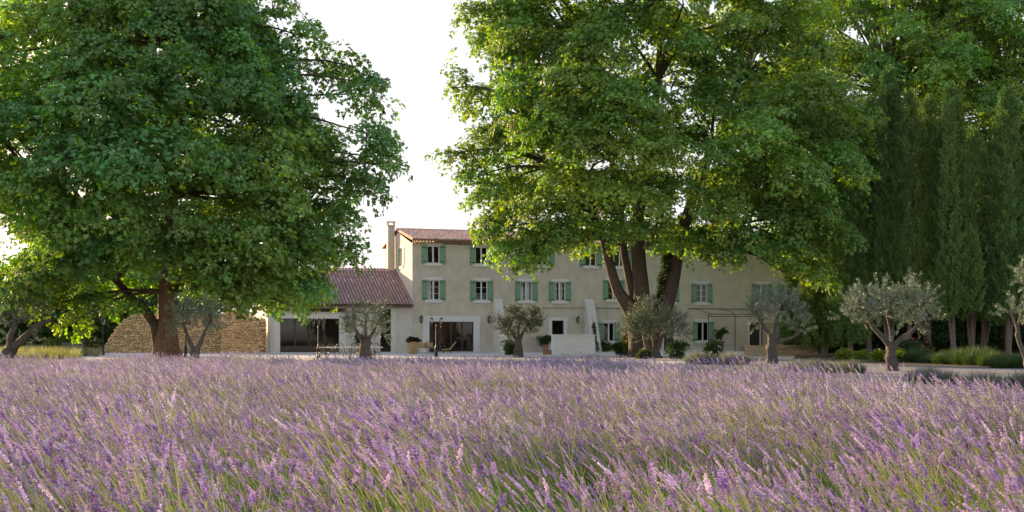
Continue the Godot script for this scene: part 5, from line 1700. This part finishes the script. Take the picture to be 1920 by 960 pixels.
# ---------------------------------------------------------------- small planting
func make_plants() -> void:
	# left background
	for q in [[30, 100, 1.8, 3.0, "tall pale hedge bush behind the leaning olive"], [85, 104, 1.9, 2.7, "dark hedge bush behind the dry grass"], [150, 108, 2.2, 3.3, "dark hedge bush behind the garden bench"], [205, 110, 2.0, 3.6, "dark hedge bush touching the ruined wall's low end"], [-40, 96, 2.0, 3.2, "hedge bush at the far left edge"]]:
		shrub(on_ground(q[0], q[1]), "hedge_bush", q[4], "bush", q[2], q[3], 800, Color(0.075, 0.115, 0.035), 0, Color.WHITE, "hedge bushes on the left", 0.0, 2.4)
	shrub(on_ground(172, 87), "oleander_bush", "flowering bush with pink and white blossoms between the two left lamp posts", "bush", 0.75, 1.35, 130, Color(0.10, 0.15, 0.05), 34, Color(0.7, 0.35, 0.3))
	shrub(on_ground(112, 90), "rose_bush", "yellow-green bush just behind the garden bench", "bush", 0.9, 1.5, 130, Color(0.15, 0.19, 0.05))
	var gx := []
	var gc := []
	for i in 1500:
		var px := r(-60, 190)
		var dd := r(74, 98)
		if px > 150 and dd < 84: continue
		gx.append(Transform3D(Basis(Vector3.UP, r(0, TAU)).scaled(Vector3.ONE * r(0.6, 1.5)), on_ground(px, dd + r(-3, 3))))
		var k := r(0, 1)
		gc.append(Color(0.46, 0.36, 0.26).lerp(Color(0.26, 0.25, 0.10), k * k) * r(0.8, 1.2))
	var grass := Node3D.new()
	grass.name = "dry_grass"
	add_child(grass)
	tag(grass, "tall dry grass in front of the hedge on the left", "grass", "", "stuff")
	scatter(grass, "blades", S.blades, M.green, gx, gc)
	# along the house
	shrub(on_ground(957, 88), "box_bush", "small rounded green bush between the dark olive and the first buttress", "bush", 0.5, 0.85, 110, Color(0.13, 0.18, 0.065))
	shrub(hp(15.6, 0, 1.6), "box_bush", "small dark bush at the foot of the second buttress", "bush", 0.5, 0.7, 90, Color(0.08, 0.12, 0.045))
	shrub(on_ground(1189, 82), "yellow_rose", "upright bush with a pale yellow rose beside the broad olive", "bush", 0.75, 1.9, 190, Color(0.10, 0.11, 0.03), 4, Color(0.8, 0.72, 0.3))
	shrub(on_ground(1170, 84), "rose_bush", "low green rose bush left of the broad olive's foot", "bush", 0.6, 0.8, 110, Color(0.06, 0.095, 0.03), 5, Color(0.78, 0.76, 0.72))
	shrub(on_ground(1266, 74), "white_rose", "white rose bush right of the broad olive's foot", "bush", 0.42, 0.85, 70, Color(0.06, 0.095, 0.03), 22, Color(0.8, 0.79, 0.76), "white rose bushes")
	shrub(on_ground(1338, 72), "white_rose", "white rose bush between two lavender bushes before the pergola", "bush", 0.5, 0.95, 80, Color(0.07, 0.10, 0.035), 20, Color(0.8, 0.79, 0.76), "white rose bushes")
	shrub(on_ground(1208, 75), "white_rose", "small white rose low before the broad olive's left stem", "bush", 0.3, 0.6, 40, Color(0.07, 0.10, 0.035), 7, Color(0.8, 0.79, 0.76), "white rose bushes")
	# climber on the second buttress
	var cl := thing("climbing_plant", "thin dark climber trained up the second buttress", "climber", hp(14.75, 0, 1.7), atan(0.326))
	var b := MB.new()
	b.tube([Vector3(0, 0, 0.3), Vector3(0.03, 1.5, -0.3), Vector3(0.0, 3.2, -1.05)], [0.03, 0.025, 0.01], 6)
	part(cl, "stem", b.mesh(), M.cypress_bark)
	var cx := []
	var cc := []
	for i in 40:
		var k := rng.randf() * 0.75
		cx.append(Transform3D(up_basis(rand_dir(), r(0, TAU)).scaled(Vector3.ONE * r(0.6, 1.0)), Vector3(r(-0.1, 0.1), 3.2 * k, 0.36 - 1.33 * k)))
		cc.append(Color(0.05, 0.075, 0.03) * r(0.8, 1.2))
	scatter(cl, "foliage", S.tufts, M.green, cx, cc)
	# free-standing lavender bushes on the gravel
	for q in [[1312, 62, 0.8, 0.75, "grey lavender bush left of the white rose before the pergola"], [1372, 61, 0.95, 0.75, "wide grey lavender bush right of the white rose"], [1498, 50, 0.7, 0.55, "low lavender bush right of the terrace olive"], [1528, 49, 0.8, 0.6, "lavender bush between the terrace olive and the forked olive"], [1562, 49, 0.7, 0.55, "lavender bush just left of the forked olive"], [1592, 48, 0.7, 0.6, "lavender bush at the forked olive's left foot"], [1755, 38, 0.75, 0.6, "lavender bush on the gravel right of the forked olive"], [1728, 40, 0.6, 0.5, "small lavender bush close to the forked olive's right foot"], [1838, 35, 0.6, 0.55, "lavender bush in the middle of the pale path"], [1868, 33, 0.6, 0.5, "greenish lavender bush beside the pale path"], [1915, 33, 0.7, 0.6, "last lavender bush on the path at the right"]]:
		blade_bush(on_ground(q[0], q[1]), "lavender_bush", q[4], "lavender", q[2], q[3], 95, Color(0.17, 0.18, 0.125), "lavender bushes on the gravel", 0.35)
	# under the cypresses
	for q in [[1580, 72, 0.42, 0.42, "lime green spurge mound farthest left under the cypresses"], [1607, 74, 0.42, 0.34, "lime green spurge mound between the second and third trunks"], [1648, 68, 0.36, 0.42, "lime green spurge mound left of the forked olive trunk"], [1691, 66, 0.4, 0.46, "lime green spurge mound right of the forked olive trunk"]]:
		shrub(on_ground(q[0], q[1]), "spurge_mound", q[4], "bush", q[2], q[3], 110, Color(0.24, 0.30, 0.035), 0, Color.WHITE, "lime green mounds")
	for q in [[1722, 66, 0.8, 0.95, "strappy green plant below the red flowers"], [1752, 64, 0.7, 0.6, "low green plant before the reddish cypress trunk"], [1785, 62, 0.9, 0.85, "feathery green plant before the thin pinkish cypress trunk"], [1815, 61, 0.9, 1.0, "tall feathery green plant before the forked cypress trunk"], [1838, 60, 0.9, 1.0, "tall feathery green plant just right of the forked cypress trunk"], [1862, 58, 0.8, 0.8, "green plant behind the middle bush of the pale path"], [1888, 55, 0.8, 0.75, "bright low green plant left of the thin grey trunk"], [1920, 55, 0.9, 0.8, "low green plant at the thin grey trunk by the right edge"], [1960, 55, 0.9, 0.9, "low green plant past the right edge olive"]]:
		blade_bush(on_ground(q[0], q[1]), "green_bush", q[4], "plant", q[2], q[3], 120, Color(0.085, 0.125, 0.045), "low green plants under the cypresses")
	shrub(on_ground(1722, 72), "red_flower_bush", "dark bush with red flowers between cypress trunks", "bush", 0.9, 1.35, 160, Color(0.045, 0.07, 0.025), 22, Color(0.55, 0.05, 0.03))
	# dense hedge far behind the trunks
	var spots := ["beside the house corner", "behind the second and third cypress trunks", "behind the forked olive's left limb", "behind the forked olive's right limb", "behind the red flowers", "behind the thin pinkish cypress trunk", "behind the thin leaning cypress stem", "behind the cypress near the row's right end", "behind the last cypress of the row"]
	for q in [[1566, 104, 1.8, 3.2, 0], [1575, 97, 2.2, 4.0, 1], [1630, 97, 2.3, 4.2, 2], [1690, 96, 2.3, 4.0, 3], [1750, 96, 2.3, 4.2, 4], [1810, 96, 2.3, 4.0, 5], [1870, 95, 2.3, 4.2, 6], [1930, 95, 2.3, 4.0, 7], [1990, 95, 2.3, 4.0, 8]]:
		shrub(on_ground(q[0], q[1]), "hedge_bush", "dark hedge shrub " + spots[q[4]], "bush", q[2], q[3], 800, Color(0.06, 0.095, 0.03), 0, Color.WHITE, "dark hedge behind the cypresses", 0.0, 2.6)


# ---------------------------------------------------------------- the lavender field
func lavender_stalk(b: MB, base: Vector3, lean: Vector3, hh: float, detail: bool) -> void:
	var bend := lean * hh
	var tip := base + Vector3.UP * hh * 0.93 + bend
	var mid := base + Vector3.UP * hh * 0.5 + bend * 0.32
	var straw := rng.randf()
	var sc := Color(0.30, 0.42, 0.12).lerp(Color(0.58, 0.53, 0.30), straw)
	var sw := Vector3(r(-1, 1), 0, r(-1, 1)).normalized()
	for q in [sw, sw.cross(Vector3.UP)]:
		var w: Vector3 = q * (0.0024 if detail else 0.0034)
		b.tri(base - w, base + w, mid + w, sc)
		b.tri(base - w, mid + w, mid - w, sc)
		b.tri(mid - w, mid + w, tip + w * 0.7, sc)
		b.tri(mid - w, tip + w * 0.7, tip - w * 0.7, sc)
	var axis := (tip - mid).normalized()
	axis = (axis + Vector3(lean.x, 0, lean.z) * 0.5 + rand_dir() * 0.16).normalized()
	var head := r(0.055, 0.115)
	var kind := rng.randf()
	var hc := Color(0.46, 0.36, 0.52)
	if kind < 0.36: hc = Color(0.30, 0.21, 0.42)
	elif kind > 0.9: hc = Color(0.38, 0.33, 0.31)
	elif kind > 0.65: hc = Color(0.56, 0.48, 0.54)
	var tt := r(0.8, 1.2)
	hc = Color(hc.r * tt, hc.g * tt, hc.b * tt)
	var x := axis.cross(Vector3(0.2, 0.3, 0.9)).normalized()
	var z := axis.cross(x)
	var rings := 9 if detail else 5
	var per := 6 if detail else 4
	# whorls of small open calyces standing out from the stem, the lowest one set apart
	for k in range(-1, rings):
		if k < 0 and rng.randf() < 0.5: continue
		var f := float(k) / (rings - 1)
		var p := tip + axis * (head * (f + r(-0.04, 0.04)) if k >= 0 else -r(0.018, 0.035))
		var big := (0.55 + 0.55 * sin(PI * pow(clampf(f, 0.0, 1.0), 0.8) * 0.85 + 0.3)) * (1.0 - 0.4 * maxf(f, 0.0))
		for q in per:
			var a := TAU * q / per + k * 0.7 + r(-0.25, 0.25)
			var d := x * cos(a) + z * sin(a)
			var fr := detail and rng.randf() < 0.35
			var l := (0.0165 if detail else 0.0175) * big * r(0.8, 1.25)
			var root := p + axis * r(-0.006, 0.006) - axis * l * 0.15 + d * 0.001
			var end := p + d * l * 0.62 + axis * l * 0.9
			var w := axis.cross(d) * l * (0.36 if detail else 0.5)
			var cc := Color(0.50, 0.34, 0.62) if fr else hc * r(0.85, 1.15)
			b.tri(root, end + w - axis * l * 0.25, end, cc)
			b.tri(root, end, end - w - axis * l * 0.25, cc)

func lavender_tuft(detail: bool, stalks: int, span: float) -> ArrayMesh:
	var b := MB.new()
	for i in stalks:
		var a := r(0, TAU)
		var d := sqrt(rng.randf()) * span
		var base := Vector3(cos(a) * d * 0.7, 0.12, sin(a) * d * 0.7)
		var lean := Vector3(cos(a) * d * 0.5 + r(-0.24, 0.24), 0, sin(a) * d * 0.5 + r(-0.24, 0.24))
		lavender_stalk(b, base, lean, lerpf(0.76, 0.40, pow(rng.randf(), 1.6)), detail)
	for i in stalks * 3:
		var a := r(0, TAU)
		var d := sqrt(rng.randf()) * span
		var p := Vector3(cos(a) * d, 0.0, sin(a) * d)
		var lean := Vector3(cos(a) * r(0.0, 0.16), 0, sin(a) * r(0.0, 0.16))
		var h := r(0.18, 0.46)
		var w := Vector3(-sin(a + 0.6), 0, cos(a + 0.6)) * r(0.0025, 0.0048)
		var t := r(0.7, 1.3)
		var col := Color(0.25 * t, 0.35 * t, 0.085 * t)
		var m := p + lean * 0.4 + Vector3.UP * h * 0.6
		b.tri(p - w, p + w, m + w, col)
		b.tri(p - w, m + w, m - w, col)
		b.tri(m - w, m + w, p + lean + Vector3.UP * h, col)
	return b.mesh()

func make_lavender() -> void:
	var near := []
	var far := []
	for k in 7: near.append(lavender_tuft(true, 10, 0.21))
	for k in 6: far.append(lavender_tuft(false, 21, 0.24))
	var field := Node3D.new()
	field.name = "lavender_field"
	add_child(field)
	tag(field, "broad field of blooming purple lavender filling the foreground", "lavender field", "", "stuff")
	var wave := FastNoiseLite.new()
	wave.seed = 9
	wave.frequency = 0.35
	var edge := [[-700.0, 45.0], [0.0, 44.0], [900.0, 44.0], [1150.0, 42.0], [1290.0, 36.0], [1340.0, 31.0], [1430.0, 27.0], [1700.0, 22.5], [1900.0, 20.0], [2600.0, 16.0]]
	var nx := []
	var nc := []
	var fx := []
	var fc := []
	var gx := []
	var gc := []
	var z := 2.6
	var row := 0
	while z < 46.0:
		var step := 0.78
		var half := z * 0.44 + 2.5
		var x := -half - (0.4 if row % 2 else 0.0)
		while x < half:
			var px := 960.0 + x / z * F
			var p := Vector3(x + r(-0.16, 0.16), 0, -z + r(-0.16, 0.16))
			if z < pts_lerp(edge, px, 1):
				var dens := clampf(0.5 + 0.62 * wave.get_noise_2d(p.x * 0.9, p.z * 1.7) + 0.28 * wave.get_noise_2d(p.x * 3.1 + 70.0, p.z * 3.1), 0.0, 1.0)
				# broken furrows between the planted rows, running slantwise across the field
				var furrow := fposmod(-p.z + 0.24 * p.x + 0.9 * wave.get_noise_2d(p.x * 0.5 + 9.0, p.z * 0.5), 2.4)
				if furrow < 0.62: dens *= 0.30 + 0.5 * clampf(wave.get_noise_2d(p.x * 0.6, p.z * 0.6 + 30.0) + 0.3, 0.0, 1.0)
				if dens < 0.42:
					for i in (5 if furrow > 0.62 else 2):
						var q := p + Vector3(r(-0.4, 0.4), 0, r(-0.4, 0.4))
						gx.append(Transform3D(up_basis(Vector3(r(-0.6, 0.2), 1, r(-0.3, 0.3)), r(0, TAU)).scaled(Vector3(0.9, r(0.7, 1.15), 0.9)), q))
						gc.append(Color(0.20, 0.33, 0.065) * r(0.7, 1.3))
				if dens > 0.29:
					var size := lerpf(0.66, 1.18, dens) * r(0.92, 1.08) * lerpf(1.0, 0.86, clampf((z - 22.0) / 14.0, 0.0, 1.0))
					var count := int(lerpf(6.0, 13.0, clampf(dens * 1.5 - 0.25, 0.0, 1.0)))
					for i in count:
						var a := r(0, TAU)
						var d := sqrt(rng.randf()) * 0.44
						var q := p + Vector3(cos(a) * d, 0, sin(a) * d)
						var gust := wave.get_noise_2d(q.x * 0.8 + 40.0, q.z * 0.8)
						var tilt := Vector3(-0.62 - 0.36 * gust + cos(a) * d * 0.45 + r(-0.22, 0.22), 0, sin(a) * d * 0.45 + 0.05 + r(-0.2, 0.2))
						var s := size * r(0.78, 1.16)
						var bs := Basis(Vector3.UP, r(0, TAU)).scaled(Vector3(s, s, s))
						# the wind bends each tuft towards the left
						bs = Basis(Vector3.RIGHT, Vector3(tilt.x, 1.0, tilt.z) * (1.0 / sqrt(1.0 + tilt.length_squared() * 0.6)), Vector3.BACK) * bs
						var t := r(0.8, 1.25)
						var col := Color(t, t * r(0.96, 1.04), t)
						if -q.z < 10.5:
							nx.append(Transform3D(bs, q))
							nc.append(col)
						else:
							fx.append(Transform3D(bs, q))
							fc.append(col)
			x += step
		z += 0.70
		row += 1
	scatter(field, "near_stalks", near, M.lav, nx, nc)
	scatter(field, "green_tufts", S.blades, M.green, gx, gc)
	scatter(field, "far_stalks", far, M.lav, fx, fc)
	print("tufts ", nx.size(), " ", fx.size())
